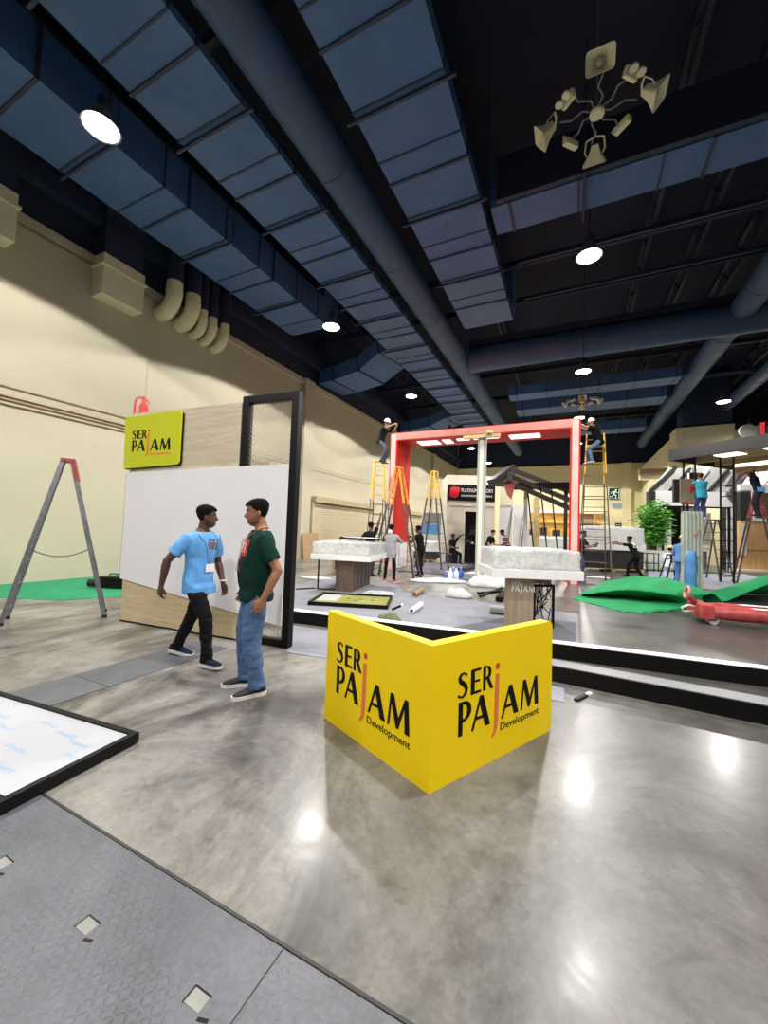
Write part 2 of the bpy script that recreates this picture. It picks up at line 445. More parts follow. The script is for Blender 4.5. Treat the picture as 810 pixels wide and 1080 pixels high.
# ------------------------------------------------------------------ people
SKIN = {}
def skin(col):
    if col not in SKIN: SKIN[col] = mat('skin_tone', col, .5, var=.06, scale=14)
    return SKIN[col]
CLOTH = {}
def cloth(col, rough=.85):
    if col not in CLOTH: CLOTH[col] = mat('woven_cloth', col, rough, var=.16, scale=11, bump=.2, bscale=60, spec=.15 if rough > .6 else .5)
    return CLOTH[col]

def fuse(mb, name, voxel, smooth=2, wr=0.0, wf=9.0, wz=1.0):
    me = mb.mesh(name)
    o = bpy.data.objects.new(name, me); COL.objects.link(o)
    r = o.modifiers.new('r', 'REMESH'); r.mode = 'VOXEL'; r.voxel_size = voxel; r.use_smooth_shade = True
    if smooth:
        s = o.modifiers.new('s', 'SMOOTH'); s.factor = .5; s.iterations = smooth
    out = evaluated(o); bpy.data.objects.remove(o); bpy.data.meshes.remove(me); out.name = name
    if wr:
        ns = [v.normal.copy() for v in out.vertices]
        for v, n in zip(out.vertices, ns):
            q = V((v.co.x * wf, v.co.y * wf, v.co.z * wf * wz))
            v.co += n * wr * (noise.noise(q) + .5 * noise.noise(q * 2.1))
    for p in out.polygons: p.use_smooth = True
    return out

HEAD = [(-.120, .058, .020, .018), (-.110, .078, -.002, .038), (-.085, .088, -.030, .054), (-.055, .088, -.056, .063), (-.022, .087, -.076, .069),
        (.010, .087, -.091, .074), (.040, .090, -.098, .077), (.070, .084, -.097, .074), (.095, .064, -.083, .062), (.112, .034, -.057, .040), (.119, .004, -.028, .016)]
def head_pt(z, a, infl=0.0):
    for q0, q1 in zip(HEAD, HEAD[1:]):
        if z <= q1[0]: break
    t = max(0, min(1, (z - q0[0]) / (q1[0] - q0[0]))); f, b, w = (q0[i] * (1 - t) + q1[i] * t for i in (1, 2, 3))
    cx, rx = (f + b) / 2, (f - b) / 2
    return V((cx + (rx + infl) * math.cos(a), (w + infl) * math.sin(a), z + infl * max(0, z) * 6))

def ik(a, t, l1, l2, pole):
    d = t - a; L = min(d.length, (l1 + l2) * .998); u = d.normalized(); t = a + u * L
    k = (l1 * l1 - l2 * l2 + L * L) / (2 * L); h = math.sqrt(max(0, l1 * l1 - k * k))
    p = V(pole) - u * u.dot(V(pole)); p.normalize()
    return a + u * k + p * h, t

def hand(mb, w, d, pn, th, curl=25, s=1.0, spread=1.0):
    d = d.normalized(); pn = (pn - d * d.dot(pn)).normalized(); th = (th - d * d.dot(th) - pn * pn.dot(th)).normalized()
    kn = w + d * .095 * s
    mb.tube([w - d * .02 * s, w + d * .02 * s, w + d * .055 * s, kn], [(.021 * s, .026 * s), (.019 * s, .034 * s), (.017 * s, .041 * s), (.012 * s, .041 * s)], 10, ref=pn)
    for off, L, r in ((.031, .072, .0092), (.0105, .082, .0096), (-.0105, .076, .0092), (-.031, .06, .0083)):
        p = kn - d * .012 * s + th * off * s; pts = [p]; dd = (d + th * off * 1.6 * spread).normalized(); a = math.radians(curl) * .6
        for f in (.46, .30, .24):
            ax = dd.cross(pn).normalized(); dd = (Matrix.Rotation(a, 3, ax) @ dd).normalized()
            pts.append(pts[-1] + dd * (L * f + .006) * s); a = math.radians(curl)
        mb.tube(pts, [r * s * 1.05, r * s, r * s * .95, r * s * .75], 8)
    p = w + d * .028 * s + th * .022 * s
    dd = (d * .75 + th * .62 + pn * .35).normalized(); q = p + dd * .042 * s; d2 = (d * .95 + th * .2 + pn * .4).normalized()
    mb.tube([p, q, q + d2 * .032 * s, q + d2 * .054 * s], [.014 * s, .0115 * s, .0105 * s, .008 * s], 8)

def person(name, label, loc, rz, H=1.72, lean=0, side=0, twist=0, head=(0, 0), pelvis=(0, 0, 0), hands=None, elbows=None, feet=None, knees=None,
           sk='#6b4a38', top='#222222', legs='#222222', shoe='#222222', sole=None, hair='#0d0c0c', helmet=None, sleeve=.55, fine=False, belly=0.0, broad=1.0,
           group=None, cap=None, curl=25, shoulder_up=0.0, hem=-.13, legw=1.0, palms=None, beard=False, hairlen=0.0, hemx=0.0):
    s = H / 1.74; root = thing(name, label, 'person', loc, rz, group)
    R3 = lambda ax, deg: Matrix.Rotation(math.radians(deg), 3, ax)
    P = V((pelvis[0], pelvis[1], .93 * s + pelvis[2]))
    B = R3('Y', lean) @ R3('X', side)
    def fr(h):
        tw = R3('Z', twist * max(0, min(1, h / .4))); m = B @ tw
        return P + B @ V((0, 0, h * s)), m @ V((1, 0, 0)), m @ V((0, 1, 0))
    TORSO = [(-.115, .060, .075), (-.09, .088, .125), (-.03, .112 + belly * .2, .163), (.04, .112 + belly * .7, .160), (.12, .102 + belly, .148 + belly * .5), (.22, .106 + belly * .8, .152 + belly * .3),
             (.32, .116 + belly * .3, .170), (.40, .112, .182), (.45, .098, .172), (.482, .082, .135), (.508, .066, .092), (.55, .054, .06)]
    def rings(lo, hi, infl, n=20, extra=None):
        out = []
        for h, d, w in TORSO:
            if h < lo - 1e-6 or h > hi + 1e-6: continue
            c, fx, fy = fr(h); w = w * (broad if h > .15 else 1)
            out.append([c + fx * ((d * s + infl) * math.cos(2 * PI * k / n)) + fy * ((w * s + infl) * math.sin(2 * PI * k / n)) for k in range(n)])
        return out
    # joints
    c, fx, fy = fr(.432 + shoulder_up); sh = {'L': c + fy * .178 * s * broad, 'R': c - fy * .178 * s * broad}
    hp = {'L': P + V((0, .088 * s, -.03 * s)), 'R': P + V((0, -.088 * s, -.03 * s))}
    hands = hands or {}; elbows = elbows or {}; feet = feet or {}; knees = knees or {}; palms = palms or {}
    arm, leg = {}, {}
    for k, sg in (('L', 1), ('R', -1)):
        t = V(hands.get(k, sh[k] + V((.06, sg * .10, -.53 * s))))
        el, wr_ = ik(sh[k], t, .30 * s, .26 * s, elbows.get(k, (-1, sg * .35, -.1)))
        arm[k] = (el, wr_)
        ft = feet.get(k, (0, sg * .1, 0, sg * 8)); pt = ft[4] if len(ft) > 4 else 0
        an = V((ft[0], ft[1], ft[2])) + R3('Z', ft[3]) @ R3('Y', pt) @ V((0, 0, .085 * s))
        kn, an = ik(hp[k], an, .418 * s, .405 * s, knees.get(k, R3('Z', ft[3]) @ V((1, 0, 0))))
        leg[k] = (kn, an, ft[3], pt)
    # head frame
    nb = fr(.53)[0]; hm = R3('Z', head[0]) @ R3('Y', head[1]); nm = B.lerp(Matrix.Identity(3), .6)
    hc = nb + nm @ V((.014 * s, 0, .042 * s)) + hm @ V((.014 * s, 0, .098 * s))
    HM = Matrix.Translation(hc) @ hm.to_4x4() @ Matrix.Scale(s, 4)
    # body
    b = MB(); b.loft(rings(-.115, .55, -.008, 20))
    b.tube([fr(.47)[0], nb, hc + hm @ V((-.012, 0, -.06)) * s, hc + hm @ V((-.01, 0, 0)) * s], [.066 * s, .057 * s, .055 * s, .055 * s], 14)
    b.loft([[HM @ head_pt(z, 2 * PI * k / 24) for k in range(24)] for z in [-.12 + .239 * i / 16 for i in range(17)]])
    if True:
        b.tube([HM @ V(p) for p in ((.080, 0, .030), (.094, 0, .004), (.108, 0, -.022), (.096, 0, -.034), (.08, 0, -.036))], [.008 * s, .010 * s, .0155 * s, .016 * s, .012 * s], 8)
        for sg in (1, -1):
            b.sphere(HM @ V((-.008, sg * .076, -.004)), 1, 2, (.019 * s, .009 * s, .032 * s), hm.to_4x4())
            b.tube([HM @ V((.082, sg * .012, .026)), HM @ V((.076, sg * .045, .026))], .0075 * s, 6)
        b.sphere(HM @ V((.081, 0, -.062)), 1, 2, (.012 * s, .026 * s, .0085 * s), hm.to_4x4())
        b.sphere(HM @ V((.080, 0, -.075)), 1, 2, (.012 * s, .023 * s, .008 * s), hm.to_4x4())
    for k, sg in (('L', 1), ('R', -1)):
        el, wr_ = arm[k]; u = (wr_ - el).normalized()
        b.tube([sh[k] + fy * (-sg * .05 * s), sh[k], sh[k].lerp(el, .3), sh[k].lerp(el, .7), el], [.05 * s, .058 * s, .052 * s, .044 * s, .039 * s], 12)
        b.tube([el - u * .02 * s, el.lerp(wr_, .25), el.lerp(wr_, .6), wr_], [.038 * s, .043 * s, .035 * s, .026 * s], 12)
        pn, th = palms.get(k, (V((0.1, -sg, 0)), V((1, 0, 0.2))))
        hand(b, wr_, u, V(pn), V(th), curl, s * .98)
        kn, an, yw, pt = leg[k]; hh = hp[k]
        b.tube([hh + V((0, 0, .05 * s)), hh.lerp(kn, .12), hh.lerp(kn, .5), kn], [.076 * s, .078 * s, .066 * s, .05 * s], 12)
        b.tube([kn, kn.lerp(an, .3), kn.lerp(an, .7), an], [.048 * s, .05 * s, .038 * s, .034 * s], 12)
        fm = R3('Z', yw) @ R3('Y', pt)
        b.tube([an, an + fm @ V((.03, 0, -.04)) * s, an + fm @ V((.13, 0, -.06)) * s], [.034 * s, .035 * s, .022 * s], 10)
    vx = .0065 if fine else .011
    bm_ = fuse(b, 'body', vx, 1)
    if fine:
        zc = fr(hem)[0].z + .02
        for v in bm_.vertices:
            if abs(v.co.y - P.y) < .19 and zc - .02 < v.co.z < P.z + .06 and abs(v.co.x - P.x) < .2:
                q = 1 - .3 * max(0, min(1, (v.co.z - zc) / .03)); v.co.x = P.x + (v.co.x - P.x) * q; v.co.y = P.y + (v.co.y - P.y) * (1 if abs(v.co.y - P.y) > .165 else q)
    link('body', bm_, skin(sk), root)
    # trousers
    t = MB(); t.loft(rings(-.115, .12, .008 * s, 20))
    for k in 'LR':
        kn, an, yw, pt = leg[k]; hh = hp[k]; g = legw
        t.tube([hh + V((0, 0, .04 * s)), hh.lerp(kn, .12), hh.lerp(kn, .5), kn], [.083 * s, .09 * s, .082 * s * g, .069 * s * g], 16)
        t.tube([kn, kn.lerp(an, .3), kn.lerp(an, .75), an + V((0, 0, -.02 * s))], [.067 * s * g, .066 * s * g, .057 * s * g, .06 * s * g], 16)
    tm = fuse(t, 'trousers', .010 if fine else .014, 2, .008 if fine else .005, 12, 1.4)
    if fine:   # the part under the shirt is not needed
        g = bmesh.new(); g.from_mesh(tm); zc = fr(hem)[0].z + .02
        for v in g.verts:
            q = 1 - .22 * max(0, min(1, (v.co.z - zc) / .03)); v.co.x = P.x + (v.co.x - P.x) * q; v.co.y = P.y + (v.co.y - P.y) * q
        g.to_mesh(tm); g.free()
    link('trousers', tm, cloth(legs), root)
    # shirt
    t = MB(); rr = rings(-.03, .515, .017 * s, 24)
    cc = lambda k: math.copysign(abs(math.cos(2 * PI * k / 24)) ** .62, math.cos(2 * PI * k / 24)); ss = lambda k: math.copysign(abs(math.sin(2 * PI * k / 24)) ** .62, math.sin(2 * PI * k / 24))
    low = []
    for hh, q in ((hem, 1.0), (min(-.055, hem * .5), .8)):
        c, fx, fy2 = fr(hh); low.append([c + fx * (hemx * q + (.127 + belly * .4) * s * cc(k)) + fy2 * (.168 * s * ss(k)) for k in range(24)])
    t.loft(low + rr)
    for k, sg in (('L', 1), ('R', -1)):
        el, wr_ = arm[k]
        t.tube([sh[k] - fy * (sg * .06 * s), sh[k] + V((0, 0, .004)), sh[k].lerp(el, .3), sh[k].lerp(el, min(1, sleeve * 1.25))], [.058 * s, .066 * s, .067 * s, (.07 if sleeve < .9 else .052) * s], 16)
        if sleeve > .9: t.tube([el, el.lerp(wr_, .5), el.lerp(wr_, .93)], [.052 * s, .048 * s, .038 * s], 14)
    shirt = link('shirt', fuse(t, 'shirt', .009 if fine else .013, 2, .007 if fine else .004, 8, 1.0), cloth(top), root)
    # shoes
    for k in 'LR':
        kn, an, yw, pt = leg[k]; fm = R3('Z', yw) @ R3('Y', pt); org = an - fm @ V((0, 0, .085 * s))
        def sec(lo_w, z0, prof, n=14):
            out = []
            for x, w, h in prof:
                out.append([org + fm @ V((x, w * math.cos(2 * PI * i / n) , z0 + max(0, (h - z0)) * (.5 + .5 * math.sin(2 * PI * i / n)))) * s for i in range(n)])
            return out
        u_ = MB(); u_.loft(sec(0, .02, [(-.078, .018, .06), (-.07, .033, .085), (-.03, .040, .105), (.02, .042, .10), (.07, .045, .078), (.12, .048, .062), (.165, .042, .05), (.195, .026, .04), (.203, .01, .03)]))
        so = u_.build('shoe', cloth(shoe), root, smooth=True)
        if sole:
            q = MB(); pr = [(-.084, .016), (-.074, .036), (-.03, .041), (.05, .043), (.12, .051), (.17, .045), (.2, .03), (.212, .012)]
            lo = [(x, w) for x, w in pr] + [(x, -w) for x, w in pr[::-1]]
            mm = Matrix.Translation(org) @ fm.to_4x4() @ Matrix.Scale(s, 4)
            q.prism(lo, .03, mm); q.build('sole', cloth(sole, .5), so)
    # hair / helmet
    def scalp(cond, infl, nm, m, thick_=.006):
        g = MB(); rows = [-.09 + .2095 * i / 22 for i in range(23)]; n = 40
        for i in range(22):
            for k in range(n):
                z = (rows[i] + rows[i + 1]) / 2; a = 2 * PI * (k + .5) / n; pc = head_pt(z, a)
                if cond(pc.x, pc.y, z):
                    q = [HM @ head_pt(zz, 2 * PI * kk / n, infl(zz) if callable(infl) else infl) for zz, kk in ((rows[i], k), (rows[i], k + 1), (rows[i + 1], k + 1), (rows[i + 1], k))]
                    g.quad(*q)
        if not g.bm.faces: return None
        bmesh.ops.remove_doubles(g.bm, verts=g.bm.verts, dist=.0005)
        bmesh.ops.holes_fill(g.bm, edges=[e for e in g.bm.edges if e.is_boundary and all(abs((HM.inverted() @ v.co).z) > .11 for v in e.verts)])
        bmesh.ops.recalc_face_normals(g.bm, faces=g.bm.faces)
        bmesh.ops.solidify(g.bm, geom=g.bm.faces[:], thickness=-thick_ if False else thick_)
        if nm == 'hair':
            for v in g.bm.verts: v.co += V((1, 1, 1)) * .0045 * noise.noise(v.co * 55)
        return g.build(nm, m, root, smooth=True)
    if helmet:
        g = MB(); g.lathe([(.118, .0), (.122, .012), (.116, .05), (.095, .095), (.055, .125), (.012, .135), (.001, .135)], n=24)
        g.tube([(.095, 0, .008), (.15, 0, .0)], [(.008, .085), (.005, .055)], 12, ref=(0, 0, 1))
        g.tube([(-.1, 0, .07), (-.06, 0, .118), (0, 0, .138), (.06, 0, .12), (.105, 0, .06)], .012, 8)
        for v in g.bm.verts: v.co = HM @ (v.co + V((-.005, 0, .035)))
        g.build('safety_helmet', cloth(helmet, .35), root, smooth=True)
    if cap:
        scalp(lambda x, y, z: z > .03, .016, 'cap', cloth(cap), .008)
    if hair and not helmet:
        def cond(x, y, z):
            hl = .070 + .012 * noise.noise(V((y * 40, z * 9, 1))) if x > .05 else (.070 - (.05 - x) * 1.2 if x > .012 else (.012 if x > -.022 else (-.03 if x > -.045 else -.07 - hairlen)))
            return z > hl
        scalp(cond, lambda z: .004 + .011 * max(0, min(1, (z + .02) / .09)), 'hair', cloth(hair, .9), .011)
    elif hair: scalp(lambda x, y, z: x < -.03 and z > -.07, .010, 'hair', cloth(hair, .7), .008)
    if fine:
        e = MB(); ir = MB(); bw = MB()
        for sg in (1, -1):
            e.sphere(HM @ V((.073, sg * .031, .006)), .0098 * s, 2); ir.sphere(HM @ V((.0788, sg * .031, .006)), .0056 * s, 2)
            bw.tube([HM @ V((.090, sg * .014, .027)), HM @ V((.086, sg * .034, .034)), HM @ V((.074, sg * .052, .028))], [.004 * s, .005 * s, .003 * s], 6)
        e.build('eyes', cloth('#9c948c', .4), root, True); ir.build('irises', cloth('#1a1210', .2), root, True); bw.build('eyebrows', cloth('#0f0c0b'), root, True)
        l = MB(); l.sphere(HM @ V((.0835, 0, -.0635)), 1, 2, (.0115 * s, .024 * s, .0075 * s), hm.to_4x4()); l.build('lips', skin('#5a3530'), root, True)
        if beard:
            scalp(lambda x, y, z: (z < -.045 and x > .0) or (z < -.02 and -.01 < x < .03), .0035, 'stubble', skin(beard), .004)
    return root, dict(HM=HM, shirt=shirt, sh=sh, arm=arm, leg=leg, fr=fr, P=P, s=s)

def patch(src, pred, off, name, m, parent):
    """a printed area of a garment, lifted just off the cloth"""
    me = src.data; g = bmesh.new(); g.from_mesh(me); g.normal_update()
    bmesh.ops.delete(g, geom=[f for f in g.faces if not pred(f.calc_center_median(), f.normal)], context='FACES')
    for v in g.verts: v.co += v.normal * off
    out = bpy.data.meshes.new(name); g.to_mesh(out); g.free()
    for p in out.polygons: p.use_smooth = True
    return link(name, out, m, parent)

def lanyard(info, root, col, badge_h, badge_x=0.0, badgecol='#f2f2f4', belly=0.0):
    fr = info['fr']; s = info['s']; pts = []
    def P_(h, ang, infl=.03):
        c, fx, fy = fr(h); T = [(-.03, .112, .163), (.12, .102, .148), (.32, .116, .170), (.40, .112, .182), (.455, .096, .178), (.515, .058, .075), (.55, .052, .058)]
        for a, b_ in zip(T, T[1:]):
            if h <= b_[0]: break
        t = (h - a[0]) / (b_[0] - a[0]); d = a[1] + (b_[1] - a[1]) * t; w = a[2] + (b_[2] - a[2]) * t
        d += belly * (1 if .04 < h < .24 else (.35 if h < .42 else 0))
        return c + fx * ((d * s + infl) * math.cos(ang)) + fy * ((w * s + infl) * math.sin(ang))
    L = [P_(badge_h + .03, .05), P_(.3, .16), P_(.40, .30), P_(.47, .65), P_(.50, 1.0, .022), P_(.525, 1.6, .018), P_(.532, 2.4, .012), P_(.532, 3.1, .01)]
    Rr = [P_(badge_h + .03, -.05), P_(.3, -.16), P_(.40, -.30), P_(.47, -.65), P_(.50, -1.0, .022), P_(.525, -1.6, .018), P_(.532, -2.4, .012), P_(.532, -3.1, .01)]
    g = MB()
    for q in (L, Rr): g.tube(q, [(.002, .0075)] * len(q), 6, ref=(1, 0, .2))
    ln = g.build('lanyard', cloth(col), root, True)
    c, fx, fy = fr(badge_h); p = P_(badge_h, 0, .036)
    q = MB(); m = frame_m(p, fy, fx.cross(fy)); q.box((0, 0, 0), (.115, .085, .004), bevel=.001); q.bm.transform(m)
    q.build('badge', cloth(badgecol, .35), root)

# ------------------------------------------------------------------ setting
XL, YB, YF, XR, ZT, ZC = -11.3, 41.5, -8.0, 15.0, 8.3, 11.6
def sbox(name, c, size, m): return struct(MB().box(c, size).build(name, MT[m]))
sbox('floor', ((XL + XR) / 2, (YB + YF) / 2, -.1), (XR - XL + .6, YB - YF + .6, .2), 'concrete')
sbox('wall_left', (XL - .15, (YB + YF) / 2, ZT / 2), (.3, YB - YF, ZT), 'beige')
sbox('wall_left_upper', (XL - .2, (YB + YF) / 2, (ZT + ZC) / 2), (.3, YB - YF, ZC - ZT), 'navy')
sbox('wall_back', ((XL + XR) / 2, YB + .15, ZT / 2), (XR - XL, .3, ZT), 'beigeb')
sbox('wall_back_upper', ((XL + XR) / 2, YB + .2, (ZT + ZC) / 2), (XR - XL, .3, ZC - ZT), 'navy')
sbox('wall_right', (XR + .15, (YF + 30) / 2, ZC / 2), (.3, 30 - YF, ZC), 'beige')
sbox('wall_right_return', ((5.5 + XR) / 2, 30.15, 3.9), (XR - 5.5, .3, 7.8), 'beigeb')
sbox('wall_right_inner', (5.65, (30.3 + YB) / 2, 3.9), (.3, YB - 30.3, 7.8), 'beigeb')
sbox('ceiling', ((XL + XR) / 2, (YB + YF) / 2, ZC + .1), (XR - XL + 1, YB - YF + 1, .2), 'deck')
# pilasters, cornice lines
for k, y in enumerate((14.6, 24.5, 33.0)):
    sbox('trim_%d' % (k + 1), (XL + .12, y, ZT / 2), (.24, .7, ZT), 'beige')
sbox('trim_4', (XL + .07, (YB + YF) / 2, ZT - .12), (.14, YB - YF, .2), 'beige')
sbox('trim_5', ((XL + 5.5) / 2, YB - .07, ZT - .12), (5.5 - XL, .14, .2), 'beigeb')
sbox('trim_6', (4.4, YB - .15, ZT / 2), (.7, .3, ZT), 'beigeb')
sbox('trim_7', (XL + .05, (YF + 7.0) / 2, ZT / 2 - .15), (.1, 7.0 - YF, ZT - .3), 'beige')
# roof joists and bridging
k = 8
for x in (-9.5, -3, 2.0, 3.4, 4.8, 6.4, 8.2, 10.2, 12.4):
    m = MB()
    m.box((x, 16.7, 11.3), (.12, 49, .22)); m.box((x, 16.7, 10.55), (.1, 49, .1))
    y = -7.0
    while y < 41:
        m.bar((x, y, 10.58), (x, y + .75, 11.25), .05, .05); m.bar((x, y + .75, 11.25), (x, y + 1.5, 10.58), .05, .05); y += 1.5
    struct(m.build('trim_%d' % k, MT['steel'])); k += 1
for y in (-2.0, 4.6, 13.0, 15.2, 22.0, 26.0, 32.5, 37.0):
    sbox('trim_%d' % k, ((XL + XR) / 2, y, 10.35), (XR - XL, .13, .22), 'steel'); k += 1
for y in (12.0, 14.0, 24.0):
    sbox('trim_%d' % k, (6.7, y, 9.7), (16.6, .07, .07), 'flange'); k += 1
# high beam along the left wall head, above the wall
sbox('trim_%d' % k, (XL + .25, (YB + YF) / 2, 9.3), (.3, YB - YF, .5), 'navy'); k += 1

sbox('trim_%d' % k, (6.6, 8.5, 9.3), (16.4, .12, .98), 'steel'); k += 1
# ---- rectangular ducts
def rect_duct(label, x0, x1, y0, y1, z0, z1, step, rods=True, along='y', end=False):
    t = thing('air_duct', label, 'duct', ((x0 + x1) / 2, (y0 + y1) / 2, z0))
    w, l, h = x1 - x0, y1 - y0, z1 - z0
    b = MB(); r = min(.12, h * .2)
    if along == 'y':
        if end:   # radius elbow turning up at the far end
            prof = [(-l / 2, 0), (l / 2 - .8, 0)] + [(l / 2 - .8 + .8 * math.sin(a), .8 - .8 * math.cos(a)) for a in [PI / 2 * i / 8 for i in range(1, 9)]] + [(l / 2, max(h, 1.2) + .6), (l / 2 - .9, max(h, 1.2) + .6), (l / 2 - .9, h), (-l / 2, h)]
            mm = frame_m((-w / 2, 0, 0), (0, 1, 0), (0, 0, 1)); b.prism(prof, w, mm)
        else: b.box((0, 0, h / 2), (w, l, h))
    else: b.box((0, 0, h / 2), (w, l, h))
    b.build('duct_body', MT['duct'], t)
    n = 0; L = l if along == 'y' else w; p = -L / 2 + .4
    while p < L / 2 - (1.0 if end else .2) and n < 95:
        f = MB(); big = n % 3 == 0; q = .055 if big else .035; e = .03 if big else .015
        if along == 'y':
            f.box((0, p, -e / 2 - .001), (w + 2 * e, q, e)); f.box((w / 2 + e / 2 + .001, p, h / 2), (e, q, h)); f.box((-w / 2 - e / 2 - .001, p, h / 2), (e, q, h))
        else:
            f.box((p, 0, -e / 2 - .001), (q, l + 2 * e, e)); f.box((p, -l / 2 - e / 2 - .001, h / 2), (q, e, h)); f.box((p, l / 2 + e / 2 + .001, h / 2), (q, e, h))
        f.build('flange', MT['flange'], t)
        if rods and n % 3 == 1:
            f = MB(); zt = ZC - z0
            if along == 'y':
                f.box((0, p + .1, -.055), (w + .34, .05, .05))
                for sx in (-1, 1): f.cyl((sx * (w / 2 + .14), p + .1, -.05), (sx * (w / 2 + .14), p + .1, zt), .012, n=6)
            else:
                f.box((p + .1, 0, -.055), (.05, l + .5, .05))
                for sx in (-1, 1): f.cyl((p + .1, sx * (l / 2 + .2), -.05), (p + .1, sx * (l / 2 + .2), zt), .012, n=6)
            f.build('trapeze_hanger', MT['flange'], t)
        n += 1; p += step * (.62, 1.15, 1.23)[n % 3]
    return t
rect_duct('wide blue ribbed air duct running closest to the cream side wall', -9.82, -8.13, -6, 12.2, 8.8, 9.75, .95, end=True)
rect_duct('long blue ribbed air duct between the wall-side duct and the big round duct', -6.91, -5.28, -6, 30.5, 8.8, 8.95, .78)
rect_duct('blue ribbed air duct with a curved end, next to the big round duct', -3.58, -1.92, -6, 14.2, 8.8, 9.1, .85, end=True)
rect_duct('dark blue cross duct passing behind the near loudspeaker cluster', -1.75, 13.5, 8.6, 9.46, 8.8, 9.7, 1.2, along='x')
rect_duct('blue cross duct just beyond the large round cross duct', -3.2, 4.4, 21.5, 22.5, 8.9, 9.4, 1.3, rods=False, along='x')
rect_duct('second blue cross duct beyond the large round cross duct', -3.2, 4.4, 24.6, 26.0, 9.0, 9.6, 1.3, rods=False, along='x')
rect_duct('farthest blue cross duct high over the back of the hall', -2.0, 4.4, 31.0, 32.4, 9.0, 9.6, 1.5, rods=False, along='x')

def offset_duct(label, pts, w, h):
    t = thing('branch_duct', label, 'duct', pts[0]); p0 = V(pts[0])
    b = MB()
    for a, c in zip(pts, pts[1:]): pass
    rings = []
    P = [V(p) - p0 for p in pts]
    for i, p in enumerate(P):
        d = (P[min(i + 1, len(P) - 1)] - P[max(i - 1, 0)]).normalized(); sd = V((-d.y, d.x, 0)).normalized()
        rings.append([p + sd * w / 2, p - sd * w / 2, p - sd * w / 2 + V((0, 0, h)), p + sd * w / 2 + V((0, 0, h))])
    b.loft(rings); b.build('duct_body', MT['duct'], t)
    for i, p in enumerate(P):
        d = (P[min(i + 1, len(P) - 1)] - P[max(i - 1, 0)]).normalized(); sd = V((-d.y, d.x, 0)).normalized()
        f = MB(); f.bar(p + V((0, 0, h / 2)) - d * .03, p + V((0, 0, h / 2)) + d * .03, w + .06, h + .06); f.build('flange', MT['flange'], t)
offset_duct('angled blue branch duct dropping from the long duct towards the side wall', [(-6.95, 15.6, 9.15), (-7.5, 15.7, 9.1), (-8.7, 16.0, 8.6), (-10.2, 16.2, 8.45), (-11.1, 16.3, 8.45)], 1.9, .7)
offset_duct('farther angled blue branch duct above the helmeted worker', [(-6.95, 25.7, 9.1), (-7.6, 25.8, 9.0), (-8.8, 26, 8.6), (-10.3, 26.2, 8.5), (-11.1, 26.3, 8.5)], 2.0, .7)

# ---- round ducts
def round_duct(label, p0, p1, r, bands=6, ledge=False):
    p0, p1 = V(p0), V(p1); t = thing('round_air_duct', label, 'duct', p0); d = p1 - p0
    MB().cyl((0, 0, 0), d, r, n=40).build('duct_body', MT['rduct'], t, angle=40)
    for i in range(1, bands):
        c = d * (i / bands); u = d.normalized()
        MB().cyl(c - u * .05, c + u * .05, r + .012, n=40).build('joint_band', MT['rduct'], t, angle=40)
    if ledge:
        f = MB(); f.box(d / 2 + V((0, -r * .3, r + .03)), (abs(d.x), .9, .06)); f.box(d / 2 + V((0, -r * .3 - .42, r - .08)), (abs(d.x), .05, .2))
        f.build('support_angle', MT['steel'], t)
    return t
round_duct('large slate blue round duct running down the length of the hall', (-4.64, -6, 9.17), (-4.64, 38, 9.17), .42, 14)
round_duct('large slate blue round duct crossing the hall over the red portal', (-4.2, 17.1, 9.2), (14.5, 17.1, 9.2), .54, 6, True)
round_duct('slate blue round duct running lengthwise on the open side, passing the cross duct', (5.1, 12.0, 9.35), (5.1, 38, 9.35), .40, 8)
round_duct('slim slate blue round duct nearest the far side of the hall', (7.9, 12, 9.3), (7.9, 29.9, 9.3), .31, 6)

# ---- beige boxes and elbows on the left wall
def wall_box(label, y0, y1, z0, z1, x1):
    t = thing('duct_box', label, 'duct box', (XL, (y0 + y1) / 2, z0)); w = y1 - y0; h = z1 - z0; d = x1 - XL
    MB().box((d / 2 + .005, 0, h / 2), (d - .01, w, h), bevel=.01).build('box_body', MT['beige2'], t)
    MB().box((d / 2 + .03, 0, h - .28), (d + .03, w + .1, .06)).build('flange', MT['beige2'], t)
    a, b2 = w / 2 - .04, w / 2 + .25; zt = ZC - z0 - .05
    MB().loft([[V((.01, -a, h)), V((d - .05, -a, h)), V((d - .05, a, h)), V((.01, a, h))], [V((.01, -a, h + 1.1)), V((d - .05, -a, h + 1.1)), V((d - .05, a, h + 1.1)), V((.01, a, h + 1.1))],
               [V((.01, -b2, zt)), V((d + .5, -b2, zt)), V((d + .5, b2, zt)), V((.01, b2, zt))]]).build('dark_riser', MT['navy'], t)
wall_box('beige duct box on the cream wall beside the row of pipe elbows', 5.45, 6.5, 7.2, 8.25, -10.72)
wall_box('beige duct box on the cream wall cut by the picture edge', 2.6, 3.75, 7.3, 8.35, -10.72)
places = ['fat cream pipe elbow nearest the beige duct box', 'second fat cream pipe elbow from the duct box', 'thin cream pipe elbow in the middle of the five', 'fourth cream pipe elbow, thin, from the duct box', 'thin cream pipe elbow farthest from the duct box']
